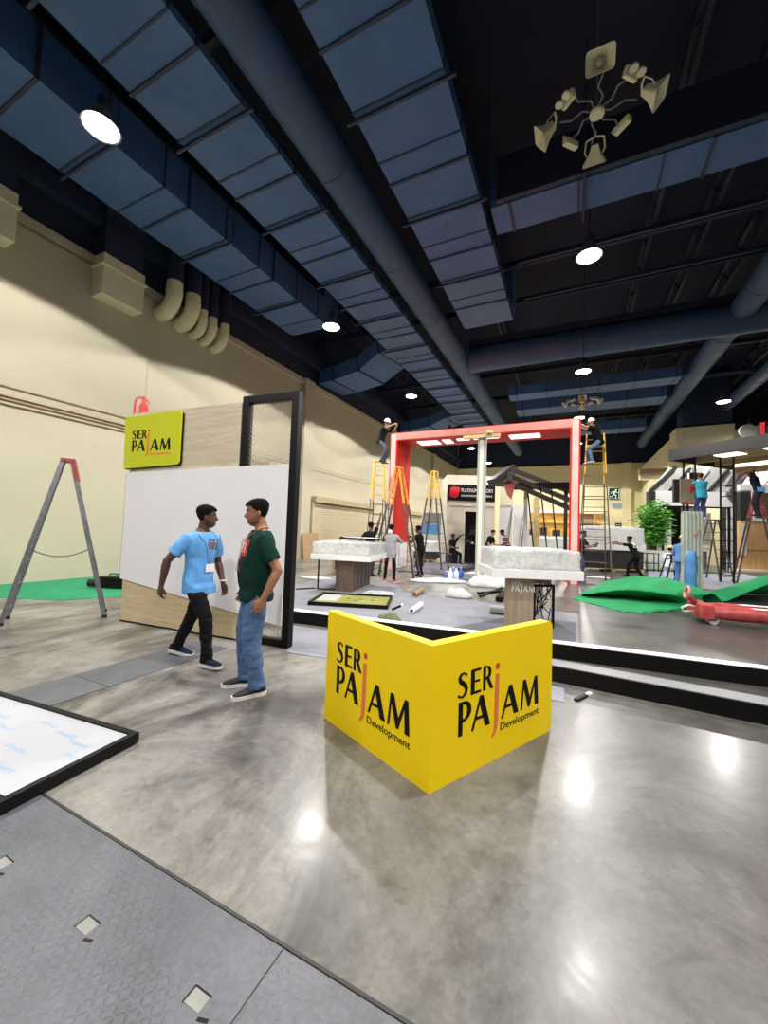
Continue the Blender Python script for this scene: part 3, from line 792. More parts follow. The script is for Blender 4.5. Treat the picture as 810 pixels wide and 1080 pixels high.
for (y, r, z, xo), lb in zip(((7.35, .22, 7.75, .62), (7.97, .22, 7.7, .62), (8.45, .14, 7.6, .5), (8.83, .14, 7.55, .5), (9.28, .15, 7.5, .55)), places):
    t = thing('pipe_elbow', lb, 'pipe', (XL, y, z), 0, 'pipe elbows along the cream wall')
    R = xo * .8; pts = [(.01, 0, 0), (xo - R, 0, 0)] + [(xo - R + R * math.sin(a), 0, R - R * math.cos(a)) for a in [PI / 2 * i / 10 for i in range(1, 11)]] + [(xo, 0, R + .32)]
    MB().tube(pts, r, 20).build('elbow', MT['beige2'], t, angle=50)
    MB().cyl((xo, 0, R + .3), (xo, 0, ZC - z), r * 1.0, n=20).build('riser_pipe', MT['navy'], t, angle=50)
    MB().cyl((xo, 0, R + .02), (xo, 0, R + .08), r + .012, n=20).build('collar', MT['beige2'], t, angle=50)
# ---- conduits
for z, lb, r in ((4.33, 'topmost thin conduit run along the cream wall', .012), (4.12, 'second conduit from the top on the cream wall', .015), (4.04, 'third conduit from the top on the cream wall', .015), (3.94, 'lowest conduit run along the cream wall', .015)):
    t = thing('wall_conduit', lb, 'conduit', (XL + .13, -6, z), 0)
    yy = 21.5 if z > 4.3 else 12.5
    MB().cyl((0, 0, 0), (0, yy + 6, 0), r, n=8).build('pipe', MT['brown'], t)
    for q in range(9):
        MB().box((-.015, 1 + q * 2.2, 0), (.05, .04, r * 2.6)).build('clip', MT['alu'], t)
# ---- fire extinguisher pictogram
t = thing('extinguisher_sign', 'flat red fire extinguisher symbol on the wall above the oak partition', 'sign', (XL + .11, 6.93, 4.42))
mm = frame_m((0, 0, 0), (0, 1, 0), (0, 0, 1)) @ Matrix.Diagonal((1.25, 1.25, 1, 1))
g = MB(); g.prism([(-.06, -.12), (.14, -.12), (.14, .28), (.1, .36), (.07, .38), (.07, .44), (.12, .43), (.17, .39), (.17, .42), (.11, .47), (.07, .48), (.07, .52), (.0, .53), (0, .38), (-.02, .36), (-.06, .28)], .012, mm)
g.build('cylinder_shape', MT['signred'], t)
g = MB(); g.prism(thick([(.0, .48), (-.06, .49), (-.13, .44), (-.16, .34), (-.165, .1), (-.165, -.1)], [.035] * 6), .012, mm); g.build('hose_shape', MT['signred'], t)
# ---- roller shutters
for y0, y1, h, lb in ((15.4, 21.6, 2.95, 'wide beige roller shutter behind the wrapped model table'), (26.8, 30.2, 2.95, 'narrower beige roller shutter farther along the wall, behind the red portal')):
    t = thing('roller_shutter', lb, 'roller shutter', (XL + .02, (y0 + y1) / 2, 0)); w = y1 - y0
    g = MB(); z = .06
    while z < h - .3:
        g.box((.045, 0, z), (.05, w, .085), bevel=.015); z += .1
    g.build('shutter_curtain', MT['shutter'], t)
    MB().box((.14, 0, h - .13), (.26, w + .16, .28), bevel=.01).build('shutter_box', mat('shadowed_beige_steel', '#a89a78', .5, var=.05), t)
    for sy in (-1, 1): MB().box((.06, sy * (w / 2 + .04), h / 2 - .1), (.1, .08, h - .2)).build('guide_rail', MT['shutter'], t)
# ---- lamps
def hi_bay(x, y, label, z=8.0, zt=ZC):
    t = thing('high_bay_lamp', label, 'ceiling lamp', (x, y, z), 0, 'high bay lamps in rows')
    MB().lathe([(.06, .33), (.12, .3), (.16, .18), (.27, .05), (.29, .0), (.275, .0), (.2, .06)], n=28).build('reflector', MT['alu'], t, angle=40)
    MB().lathe([(.005, .03), (.2, .03), (.255, .015), (.255, .005), (.2, -.02), (.005, -.03)], n=28).build('lens', MT['lamp'], t, True)
    MB().lathe([(.07, .32), (.09, .34), (.09, .5), (.04, .54), (.012, .56), (.012, zt - z)], n=14).build('stem', MT['steel'], t, angle=40)
    li = bpy.data.lights.new('high_bay_light', 'SPOT'); li.energy = SPOT_W; li.spot_size = math.radians(146); li.spot_blend = .06; li.shadow_soft_size = .13
    li.color = (1.0, .975, .94)
    lo = bpy.data.objects.new('high_bay_light', li); COL.objects.link(lo); lo.parent = t; lo.location = (0, 0, -.06)
SPOT_W = 2600
rows = {(-7.15, 3.46): 'blazing round ceiling lamp hanging under the wall-side duct', (-7.15, 10.37): 'small lit ceiling lamp at the curved end of the wall-side duct', (-7.15, 17.4): 'ceiling lamp between the two angled branch ducts',
        (-7.15, 24.0): 'ceiling lamp just above the red portal beam, farther row', (-7.15, 30.04): 'small far ceiling lamp seen under the red portal',
        (.27, 9.93): 'blazing ceiling lamp hanging past the near loudspeaker cluster', (.29, 16.0): 'ceiling lamp above the far loudspeaker cluster', (.27, 23.8): 'third ceiling lamp of the middle row, beyond the round cross duct', (.27, 30.5): 'farther small ceiling lamp in the middle row, beyond the portal', (-7.15, 36.8): 'last ceiling lamp by the cream wall at the back', (.27, 36.8): 'last ceiling lamp in the middle row at the back',
        (6.3, 23.08): 'ceiling lamp above the beige bulkhead', (8.59, 27.48): 'ceiling lamp at the picture edge beyond the dark canopy',
        (.27, 3.2): 'ceiling lamp overhead in front of the loudspeaker cluster', (7.7, 3.4): 'ceiling lamp overhead on the open side', (-7.15, -3.4): 'ceiling lamp behind the photographer by the wall', (.27, -3.5): 'ceiling lamp behind the photographer, middle row', (7.7, -3.4): 'ceiling lamp behind the photographer, open side'}
for (x, y), lb in rows.items(): hi_bay(x, y, lb, {(-7.15, 24.0): 7.72, (.29, 16.0): 7.6, (8.59, 27.48): 7.6}.get((x, y), 8.0))
# ---- loudspeaker clusters
def cluster(label, loc):
    t = thing('loudspeaker_cluster', label, 'loudspeaker cluster', loc, 0, 'loudspeaker clusters')
    R = .72
    for a in (0, PI / 2, PI, 3 * PI / 2):
        rt = Matrix.Rotation(a, 4, 'Z') @ Matrix.Translation((R, 0, 0)) @ Matrix.Rotation(math.radians(38), 4, 'Y')
        def rect(x, w, h, n=6):
            out = []
            for cx_, cy_, a0 in ((1, 1, 0), (-1, 1, PI / 2), (-1, -1, PI), (1, -1, 3 * PI / 2)):
                for i in range(n):
                    q = a0 + PI / 2 * i / (n - 1); r = min(w, h) * .35
                    out.append(V((x, cx_ * (w - r) + r * math.cos(q), cy_ * (h - r) + r * math.sin(q))))
            return out
        h = MB(); h.loft([rect(-.14, .055, .05), rect(-.08, .07, .06), rect(.0, .10, .085), rect(.10, .17, .125), rect(.115, .178, .132), rect(.10, .158, .115), rect(.0, .088, .075), rect(-.04, .06, .055)])
        h.bm.transform(rt); hn = h.build('horn_speaker', MT['ivory'], t, angle=35)
        q = MB(); q.lathe([(.001, .07), (.035, .066), (.055, .04), (.06, -.02), (.05, -.04)], n=18, axis=(1, 0, 0)); q.bm.transform(rt @ Matrix.Translation((-.02, 0, 0))); q.build('horn_plug', MT['ivoryd'], hn, True)
        b = MB(); b.tube([(.0, .115, 0), (-.06, .15, .02), (-.2, .13, .05), (-.23, 0, .06), (-.2, -.13, .05), (-.06, -.15, .02), (0, -.115, 0)], [(.006, .018)] * 7, 6); b.bm.transform(rt); b.build('bracket', MT['ivory'], t)
    for a in (5 * PI / 4, 7 * PI / 4):
        rt = Matrix.Rotation(a, 4, 'Z') @ Matrix.Translation((.56, 0, 0)) @ Matrix.Rotation(math.radians(25), 4, 'Y')
        b = MB(); b.box((0, 0, 0), (.07, .22, .12), bevel=.012); b.bm.transform(rt); u = b.build('twin_lamp_unit', MT['ivory'], t)
        for sy in (-1, 1):
            b = MB(); b.lathe([(.02, -.06), (.05, -.02), (.058, .02), (.05, .028), (.002, .02)], n=18, axis=(.7, 0, -1)); b.bm.transform(rt @ Matrix.Translation((.11, sy * .068, .0))); b.build('lamp_head', MT['ivory'], u, angle=40)
    for a in (PI / 4, 3 * PI / 4):
        rt = Matrix.Rotation(a, 4, 'Z') @ Matrix.Translation((.52, 0, .02))
        b = MB(); b.box((0, 0, 0), (.09, .26, .1), bevel=.015); b.bm.transform(rt); b.build('control_box', MT['ivory'], t)
        b = MB(); b.box((-.02, .15, .04), (.03, .06, .03), bevel=.006); b.bm.transform(rt); b.build('box_bracket', MT['ivoryd'], t)
    MB().lathe([(.001, -.03), (.09, -.03), (.105, -.015), (.105, .02), (.02, .03)], n=24).build('centre_plate', MT['ivory'], t, angle=40)
    for i in range(8):
        a = i * PI / 4 + .1; u = V((math.cos(a), math.sin(a), 0)); w = V((-math.sin(a), math.cos(a), 0))
        MB().tube([u * .06 + V((0, 0, .04)), u * .2 + w * .05 + V((0, 0, .06)), u * .36 - w * .04 + V((0, 0, .05)), u * .52 + V((0, 0, .04))], .014, 8).build('cable_arm', MT['grey'], t, True)
    MB().cyl((0, 0, .03), (0, 0, ZC - loc[2]), .014, n=8).build('hanging_rod', MT['alu'], t)
    return t
c0 = cluster('near ivory loudspeaker cluster hanging from the roof in a ring of four horns', (.26, 6.45, 7.95))
dup(c0, (.35, 20.96, 8.0), label='far small loudspeaker cluster hanging behind the white-helmeted worker on the tall ladder')

# ------------------------------------------------------------------ floor pieces
def plate(label, x0, x1, y0, y1, holes, grp=None):
    t = thing('trench_cover', label, 'floor plate', ((x0 + x1) / 2, (y0 + y1) / 2, 0), 0, grp); w, l = x1 - x0, y1 - y0
    MB().box((0, 0, .003), (w - .005, l - .005, .006), bevel=.001).build('steel_plate', MT['plate'], t)
    for hx, hy in holes:
        g = MB(); g.box((hx - t.location.x, hy - t.location.y, .0066), (.066, .046, .001)); g.build('lifting_recess', MT['recess'], t)
        g = MB(); q = .056
        for sx, sy, a, b in ((0, .025, .072, .006), (-.035, 0, .006, .052)): g.box((hx - t.location.x + sx, hy - t.location.y + sy, .0068), (a, b, .0012))
        g.build('recess_edge', MT['black'], t)
        g = MB(); g.box((hx - t.location.x + .058, hy - t.location.y - .028, .0068), (.036, .01, .0012), rz=.3); g.build('key_slot', MT['black'], t)
a = onz(92, 978); b = onz(2, 912); c = onz(232, 1076)
plate('big grey diamond-plate trench cover in front of the black-framed white panel', -2.75, -.902, -.45, 1.175, [(a.x, a.y), (b.x, b.y), (c.x - .1, c.y)])
plate('grey diamond-plate trench cover at the near edge, touching the polished concrete', -.902, 1.2, -.45, 1.175, [])
plate('narrow grey trench cover strip running towards the blue-shirted man', -4.28, -3.72, .9, 2.15, [])
plate('grey trench cover strip under the feet of the blue-shirted man', -4.28, -3.72, 2.16, 3.5, [])
tr = MB(); tr.box((0, 0, .0025), (3.9, .012, .005)); o = tr.build('trench_edge_angle', MT['dark']); o.location = (-.85, 1.185, 0); tag(o, 'thin steel edge between trench covers and polished concrete', 'edge strip')

def carpet(name, label, poly, m, z=.006, cat='carpet'):
    g = MB(); c = V((sum(p[0] for p in poly) / len(poly), sum(p[1] for p in poly) / len(poly), 0))
    g.prism([(p[0] - c.x, p[1] - c.y) for p in poly], z); o = g.build(name, MT[m]); o.location = c; return tag(o, label, cat)
carpet('floor_carpet', 'grey carpet spread behind the black curb, under the model tables', [(-6.05, 5.25), (.1, 5.42), (.12, 8.5), (-3.6, 8.7), (-4.6, 10.4), (-6.6, 10.2)], 'carpetg')
carpet('floor_carpet', 'darker grey carpet piece beside the lettered oak pedestal', [(-2.0, 5.36), (.06, 5.42), (.08, 7.6), (-.9, 7.6)], 'carpetd', .009)
carpet('floor_carpet', 'grey carpet offcut between the mesh panel and the black curb', [(-3.02, 3.75), (-1.2, 4.0), (-1.2, 4.9), (-3.9, 4.8)], 'carpetg')
carpet('floor_carpet', 'small grey carpet patch on the concrete behind the yellow sign', [(-.6, 3.95), (-.05, 3.95), (-.05, 4.3), (-.6, 4.3)], 'carpetg')
carpet('floor_carpet', 'dark grey carpet of the far stage under the A-frame ladder', [(-5.6, 12.9), (-1.2, 13.3), (-.2, 17.6), (-5.8, 17.4)], 'carpetd', .05)
carpet('floor_carpet', 'lilac grey carpet in front of the white show house', [(2.2, 15.0), (6.6, 15.5), (7.2, 23.5), (3.3, 22.5)], 'carpetg', .02)
gp = [onz(-60, 628), onz(63, 633), onz(132, 623), onz(150, 606), onz(0, 618)]
carpet('floor_carpet', 'flat green carpet laid along the cream wall behind the stepladder', [(-11.2, 2.0), (-10.0, 3.2), (-8.35, 3.9), (-7.7, 5.4), (-8.0, 6.9), (-11.15, 7.2)], 'greend')

# black curb beams
def curb(name, label, p0, p1, w, h, mtop):
    p0, p1 = V((p0[0], p0[1], 0)), V((p1[0], p1[1], 0)); d = (p1 - p0); L = d.length; rz = math.atan2(d.y, d.x)
    t = thing(name, label, 'stage edge', (p0 + p1) / 2, rz)
    MB().box((0, w / 2, h / 2 - .006), (L, w, h - .012), bevel=.003).build('front_board', MT['black'], t)
    MB().box((0, w / 2, h - .005), (L, w, .01), bevel=.002).build('top_strip', MT[mtop], t)
curb('stage_curb', 'long black curb with a white top edge crossing behind the yellow sign', (-4.6, 4.86), (3.6, 5.62), .14, .19, 'white')
curb('stage_curb', 'lower black step with a grey top lying in front of the white-edged curb', (-.75, 4.49), (3.3, 4.22), .22, .165, 'grey')

# ---- black-framed panel lying on the floor
A, B, C = V((-2.607, 1.733, 0)), V((-2.552, 1.001, 0)), V((-5.2, 1.48, 0))
t = thing('framed_panel', 'large white panel in a black frame lying flat on the floor', 'panel', ((A + B) / 2) + V((0, 0, .008)), math.atan2(A.y - C.y, A.x - C.x))
L, W = 2.7, .745
for q in ((0, W / 2 - .02, L, .04), (0, -W / 2 + .02, L, .04)):
    MB().box((-L / 2, q[1], .034), (L, .04, .066), bevel=.003).build('frame_rail', MT['black'], t)
for q in (-.02, -L + .02): MB().box((q, 0, .034), (.04, W - .08, .066), bevel=.003).build('frame_rail', MT['black'], t)
MB().box((-L / 2, 0, .04), (L - .08, W - .08, .03)).build('film_covered_board', MT['film'], t)
for (fx, fy, sz) in ((-.33, .12, 1), (-.52, .16, 1), (-.75, .2, .9), (-.62, -.06, 1), (-.86, -.1, 1), (-.45, -.2, 1), (-.98, .06, 1), (-1.2, .14, 1), (-.2, .02, .9), (-1.15, -.2, 1)):
    me = text_mesh('E\'FIANITE', .046 * sz, .0003, shear=.3); me.transform(Matrix.Translation((fx, fy, .0555)) @ Matrix.Rotation(-.05, 4, 'Z')); link('film_print', me, MT['filmink'], t)

# ---- yellow V sign
C0, R0, L0 = V((-.718, 2.198, 0)), V((-.13, 3.353, 0)), V((-1.741, 2.651, 0)); HS = .835; TH = .075
MITRE = ((R0 - C0).normalized() - (L0 - C0).normalized()).normalized()
t = thing('standing_sign', 'bright yellow V-shaped floor sign with black and orange lettering', 'sign', C0)
def sign_face(P0, P1, rL, rR):
    d = P1 - P0; L = d.length; x = d.normalized(); m = frame_m(P0 - C0, x, (0, 0, 1)); r = .05
    poly = []
    def corner(cx, cy, a0, rr):
        if rr == 0: return [(cx, cy)]
        ox = cx + (-rr if cx > L / 2 else rr); oy = cy + (-rr if cy > HS / 2 else rr)
        return [(ox + rr * math.cos(a0 + PI / 2 * i / 6), oy + rr * math.sin(a0 + PI / 2 * i / 6)) for i in range(7)]
    poly = corner(0, 0, PI, rL) + corner(L, 0, 3 * PI / 2, rR) + corner(L, HS, 0, rR) + corner(0, HS, PI / 2, rL)
    g = MB(); g.prism(poly, TH, m @ Matrix.Translation((0, 0, -TH))); (bmesh.ops.bisect_plane(g.bm, geom=g.bm.verts[:] + g.bm.edges[:] + g.bm.faces[:], plane_co=(0, 0, 0), plane_no=MITRE * (1 if P0 == C0 else -1), clear_inner=True), bmesh.ops.holes_fill(g.bm, edges=[e for e in g.bm.edges if e.is_boundary]))
    p = g.build('sign_panel', MT['yellow'], t)
    return m, L
m, L = sign_face(L0, C0, 0, 0); logo(m @ Matrix.Translation((-.06, 0, .001)), t, .93 if False else 1.0, sx=.91)
m, L = sign_face(C0, R0, 0, .05); logo(m @ Matrix.Translation((0, 0, .001)), t, 1.0)

# ---- oak and white partition with hung sign and mesh panel
pa, pb = V((-6.045, 3.613, 0)), V((-3.09, 3.852, 0)); rz = math.atan2(pb.y - pa.y, pb.x - pa.x)
t = thing('display_partition', 'tall oak and white display partition standing behind the two talking men', 'partition', pa, rz)
def pbox(n, x0, x1, z0, z1, y0, y1, m, par): return MB().box(((x0 + x1) / 2, (y0 + y1) / 2, (z0 + z1) / 2), (x1 - x0, y1 - y0, z1 - z0), bevel=.002).build(n, MT[m], par)
pbox('oak_upper_board', 0, 2.06, 2.0, 3.12, .0, .06, 'oak', t)
pbox('oak_lower_board', 0, 2.17, .01, .64, .0, .06, 'oakl', t)
g = MB(); g.prism([(-.03, .63), (2.86, .27), (2.86, 2.27), (-.03, 2.215)], .022, frame_m((0, -.004, 0), (1, 0, 0), (0, 0, 1)))
g.build('white_board', MT['white'], t)
pbox('black_edge_strip', -.045, -.028, .62, 2.21, -.02, .04, 'black', t)
for x in (.15, 1.05, 1.95): pbox('back_stud', x - .03, x + .03, .0, 3.08, .06, .15, 'raw', t)
pbox('back_sheet', .0, 2.05, .02, 3.1, .15, .165, 'oak', t)
pbox('base_strip', 0, 2.17, 0, .02, -.01, .06, 'black', t)
t = thing('mesh_panel', 'tall black-framed wire mesh panel at the end of the oak partition', 'screen', pa + V((math.cos(rz), math.sin(rz), 0)) * 2.075 + V((0, .0, 0)), rz)
Wm, Hm, fw = .875, 3.2, .1
for x in (0, Wm - fw): MB().box((x + fw / 2, .06, Hm / 2), (fw, .1, Hm), bevel=.004).build('frame_post', MT['black'], t)
for z in (0, Hm - fw * .9): MB().box((Wm / 2, .06, z + fw * .45), (Wm - 2 * fw, .1, fw * .9), bevel=.004).build('frame_rail', MT['black'], t)
g = MB(); px, pz = .042, .03; nx = int((Wm - 2 * fw) / px) + 1; nz = int((Hm - 2 * fw) / pz) + 2
wv = .006
for j in range(nz):
    z = fw * .9 + j * pz
    for i in range(nx * 2):
        x0 = fw + i * px / 2; x1 = x0 + px / 2
        if x1 > Wm - fw + .005: break
        up = (i + j) % 2; z0, z1 = (z, z + pz) if up else (z + pz, z)
        g.quad((x0, .06, z0 - wv), (x1, .06, z1 - wv), (x1, .062, z1 + wv), (x0, .062, z0 + wv))
g.build('wire_mesh', mat('grey_beige_mesh', '#b5ae99', .5, .2, var=.1), t)
t = thing('hung_sign', 'yellow-green logo sign hung on the top of the oak partition', 'sign', pa + V((math.sin(rz), -math.cos(rz), 0)) * .012, rz)
poly = []
for cx, cy, a0, r in ((-.06, 2.27, PI, .0), (1.05, 2.31, 1.5 * PI, .05), (1.05, 3.075, 0, .05), (-.09, 3.055, .5 * PI, .0)):
    if r == 0: poly.append((cx, cy))
    else:
        ox = cx - r; oy = cy + (r if cy < 2.6 else -r)
        poly += [(ox + r * math.cos(a0 + PI / 2 * i / 5), oy + r * math.sin(a0 + PI / 2 * i / 5)) for i in range(6)]
mm = frame_m((0, -.0, 0), (1, 0, 0), (0, 0, 1))
g = MB(); g.prism(poly, .04, mm); g.build('sign_board', MT['lime'], t)
g = MB(); g.prism([(x + .016, z - .012) for x, z in poly], .02, mm @ Matrix.Translation((0, 0, -.004))); g.build('sign_edge', MT['black'], t)
logo(mm @ Matrix.Translation((-.11, 2.315, .042)), t, .83, cols=('ink', 'orange', 'dotred', 'orange'), sx=1.07)

# ------------------------------------------------------------------ ladders
def rail_ladder(par, b0, b1, t0, t1, n, w, mlow, mup, split, rung='bar', flat=.07):
    """one ladder section: rails b0-t0 and b1-t1, n rungs, upper part coloured"""
    b0, b1, t0, t1 = map(V, (b0, b1, t0, t1)); up = (t0 - b0).cross(b1 - b0)
    for bb, tt in ((b0, t0), (b1, t1)):
        r = MB(); s = bb.lerp(tt, split) if split < 1 else tt
        r.bar(bb, s, w * .55, w, up=up); r.build('side_rail', mlow, par)
        if split < 1: r = MB(); r.bar(s, tt, w * .65, w * 1.05, up=up); r.build('upper_rail', mup, par)
    for i in range(n):
        f = (i + .6) / (n + .1); p, q = b0.lerp(t0, f), b1.lerp(t1, f)
        r = MB(); r.bar(p, q, flat * .45 if rung == 'bar' else flat, .022, up=(0, 0, 1)); r.build('rung', mlow if f < split else mup, par)
def stepladder(label, loc, rz, h, sp, wb, wt, n, mlow, mup, split=1.0, w=.05, both=True, cat='ladder', group=None, chain=None, tip=None, rear_up=None):
    t = thing('stepladder', label, cat, loc, rz, group); g = .05
    rail_ladder(t, (sp, -wb / 2, 0), (sp, wb / 2, 0), (g, -wt / 2, h), (g, wt / 2, h), n, w, MT[mlow], MT[mup], split)
    hr = rear_up or h
    rail_ladder(t, (-sp, -wb / 2, 0), (-sp, wb / 2, 0), (-g, -wt / 2, hr), (-g, wt / 2, hr), n if both else max(2, n // 3), w, MT[mlow], MT[mup], split)
    MB().box((0, 0, min(h, hr) - .01), (g * 2 + .06, wt + .06, .05), bevel=.008).build('top_hinge', MT[tip or mup], t)
    if tip:
        for sy in (-1, 1):
            MB().bar(V((g + .012, sy * wt / 2, h + .01)), V((g + .012 + (sp - g) * .13, sy * (wt / 2 + (wb - wt) / 2 * .13), h * .87)), w * .75, w * 1.1).build('rail_cap', MT[tip], t)
    for sx in (-1, 1):
        for sy in (-1, 1): MB().box((sx * sp, sy * wb / 2, .02), (w * 1.3, w, .04), bevel=.006).build('rubber_foot', MT['rubber'], t)
    if chain:
        z = chain; f = z / h; x = sp + (g - sp) * f; yy = -(wb + (wt - wb) * f) / 2
        pts = [V((x * c_, yy, z - .12 * (1 - c_ * c_))) for c_ in [1 - 2 * i / 14 for i in range(15)]]
        MB().tube(pts, .008, 6).build('chain', MT['lsteel'], t)
    return t
# nearest ladder by the left wall: feet measured on the floor
p1, p2, p3, p4 = V((-7.10, 2.73, 0)), V((-7.2, 2.95, 0)), V((-7.143, 3.807, 0)), V((-6.567, 3.614, 0))
stepladder('grey aluminium stepladder standing open on the concrete by the green carpet', (-6.93, 3.22, 0), math.radians(61), 2.38, .58, .46, .2, 7, 'alu', 'alu', 1.0, .055, both=True, chain=1.05, tip='redtip')

def at(px, py, depth, z=0.0):
    p = ond(px, py, depth); return V((p.x, p.y, z))
stepladder('tall ladder with yellow top section under the helmeted man at the red pillar', V((-6.55, 13.0, 0)), math.radians(-72), 4.05, .75, .62, .36, 11, 'lsteel', 'lyel', .64, .06)
stepladder('A-frame ladder with orange top section standing close behind the woman in grey', V((-5.05, 11.45, 0)), math.radians(5), 3.5, .72, .75, .32, 9, 'lsteel', 'lor', .66, .06)
stepladder('free-standing A-frame ladder with yellow top on the dark far carpet', V((-4.95, 14.7, .05)), math.radians(-10), 3.8, .58, .6, .28, 10, 'lsteel', 'lyel', .72, .055)
stepladder('tallest ladder with yellow top carrying the white-helmeted man at the right portal post', V((.66, 15.0, 0)), math.radians(-87), 5.0, .75, .9, .52, 12, 'lsteel', 'lyel', .72, .06, rear_up=4.6)

# ------------------------------------------------------------------ red portal
t = thing('portal_frame', 'big red portal arch with lit panels under its beam', 'portal', (-3.1, 13.55, 0))
H = 5.2; xl, xr = -3.28, 3.3; D = 1.35; lw = .3
pbx = lambda n, x0, x1, y0, y1, z0, z1, m: MB().box(((x0 + x1) / 2, (y0 + y1) / 2, (z0 + z1) / 2), (x1 - x0, y1 - y0, z1 - z0), bevel=.004).build(n, MT[m], t)
pbx('pillar', xl, xl + lw, 0, D, 0, H - .3, 'red'); pbx('pillar', xr - lw, xr, 0, D, 0, H - .3, 'red')
pbx('top_beam', xl, xr, 0, D, H - .3, H, 'red')
pbx('pillar_fascia', xl + .04, xl + lw - .06, -.015, 0, .0, H - .05, 'pink'); pbx('pillar_fascia', xr - lw + .06, xr - .05, -.015, 0, 0, H - .05, 'pink')
pbx('beam_fascia', xl + .04, xr - .05, -.012, 0, H - .27, H - .02, 'salmon')
pbx('base_panel', xl + lw, xl + lw + .03, .1, D - .15, .02, 1.0, 'white')
for x0, x1, y0, y1 in ((xl + .95, xl + 1.75, .35, .95), (xl + 1.95, xl + 2.25, .35, .95), (xl + 2.5, xl + 2.95, .35, .6), (xl + 3.1, xl + 4.0, .35, .6), (xl + 4.35, xl + 5.35, .35, .9)):
    pbx('lit_panel', x0, x1, y0, y1, H - .325, H - .3, 'glowbox')
# mast with timber head under the beam
t = thing('lifting_mast', 'grey mast with timber cross arms propping the red portal beam', 'lift', at(506, 590, 11.9))
MB().box((0, 0, 2.22), (.24, .2, 4.44), bevel=.02).build('mast', MT['lgrey'], t)
MB().box((0, -.11, 2.18), (.1, .03, 4.3)).build('mast_rail', MT['cream'], t)
MB().box((0, -.18, 4.42), (1.1, .12, .1)).build('cross_arm', MT['raw'], t)
MB().box((.1, 0, 4.5), (.14, .9, .08), rz=.5).build('cross_arm', MT['raw'], t)
for x in (-.4, .15): MB().box((x, -.18, 4.56), (.08, .08, .18)).build('packer', MT['brown'], t)
MB().box((0, 0, .06), (.9, .7, .1), bevel=.02).build('mast_base', MT['grey'], t)

# ------------------------------------------------------------------ model tables
def wrapped_model(par, w, d, z, hb, hp, seed):
    rnd = random.Random(seed)
    MB().box((0, 0, z + hp / 2), (w + .1, d + .1, hp), bevel=.006).build('display_plinth', MT['whitep'], par)
    for i in range(9):
        bw = rnd.uniform(.1, .25); bh = rnd.uniform(.08, hb * .75)
        MB().box((rnd.uniform(-w / 2 + .2, w / 2 - .2), rnd.uniform(-d / 2 + .15, d / 2 - .15), z + hp + bh / 2 + .001), (bw, rnd.uniform(.08, .2), bh)).build('model_building', MT['model'], par)
    g = MB(); bmesh.ops.create_grid(g.bm, x_segments=2, y_segments=2, size=.1); bmesh.ops.delete(g.bm, geom=g.bm.verts[:], context='VERTS')
    n = 30; rings = []
    for k in range(9):
        f = k / 8; zz = z + hp + .002 + hb * min(1, f * 1.25); sh = 1.0 if f <= .8 else 1.0 - (f - .8) * 4.2
        ring = []
        for i in range(4 * n):
            s_, u = divmod(i, n); u = u / n * 2 - 1
            x, y = ((u, -1), (1, u), (-u, 1), (-1, -u))[s_]
            p = V((x * (w / 2 + .012) * sh, y * (d / 2 + .012) * sh, zz))
            q = p * 7 + V((seed, 0, 0)); p += V((x, y, .4)) * .018 * (noise.noise(q) + .6 * noise.noise(q * 2.7))
            ring.append(p)
        rings.append(ring)
    g.loft(rings); g.build('wrap_film', MT['wrap'], par, True)
# left table
c = onz(358, 590, .74); t = thing('model_table', 'wrapped scale model table on a walnut pedestal beside the woman in grey', 'table', (c.x + .02, c.y + .5, 0), math.radians(12))
MB().box((.05, .15, .365), (.42, 1.5, .73), bevel=.004).build('walnut_pedestal', MT['walnut'], t)
for k in range(5): MB().box((.262, -.45 + k * .3, .365), (.006, .012, .7)).build('panel_joint', MT['black'], t)
g = MB(); g.bar((-.62, -.55, 0.01), (-.62, -.55, .73), .03, .03); g.bar((-.62, -.55, .02), (-.17, -.55, .02), .03, .03); g.build('leg_frame', MT['blackm'], t); MB().bar((-.62, .75, .01), (-.62, .75, .73), .03, .03).build('leg', MT['blackm'], t)
wrapped_model(t, 1.36, 1.5, .74, .3, .13, 3)
o = thing('black_tray', 'flat black-edged tray lying on top of the wrapped model by the pillar', 'tray', (t.location.x + .1, t.location.y + .4, 1.2), .2)
MB().box((0, 0, .03), (.85, .6, .05), bevel=.01).build('tray_edge', MT['black'], o); MB().box((0, 0, .06), (.78, .53, .01)).build('tray_panel', MT['white'], o)
# right table
c = V((-.95, 6.6, 0)); rz = math.radians(24)
t = thing('model_table', 'wrapped scale model table on a lettered grey oak pedestal', 'table', (-.62, 6.95, 0), rz)
fx = -.23
MB().box((fx, -.16, .40), (.42, .14, .80), bevel=.003).build('oak_pedestal', MT['oakv'], t)
MB().box((.14, .1, .75), (.9 - .56, .40, .1), bevel=.003).build('oak_rail', MT['oakv'], t)
bx = MB()
for x in (.0, .30):
    for y in (-.2, .35): bx.box((x, y, .35), (.035, .035, .70))
for z in (.02, .68):
    for y in (-.2, .35): bx.box((.15, y, z), (.3, .035, .035))
    for x in (.0, .3): bx.box((x, .075, z), (.035, .55, .035))
bx.build('black_lattice_box', MT['blackm'], t)
la = MB(); rnd = random.Random(5)
for i in range(13):
    x0, x1 = rnd.uniform(.02, .28), rnd.uniform(.02, .28); z0 = rnd.uniform(.05, .55)
    la.bar((x0, -.205, z0), (x1, -.205, min(.66, z0 + rnd.uniform(.1, .45))), .012, .012)
la.build('lattice_bars', MT['blackm'], t)
MB().box((.15, .1, .35), (.2, .01, .6)).build('lattice_back', MT['whitep'], t)
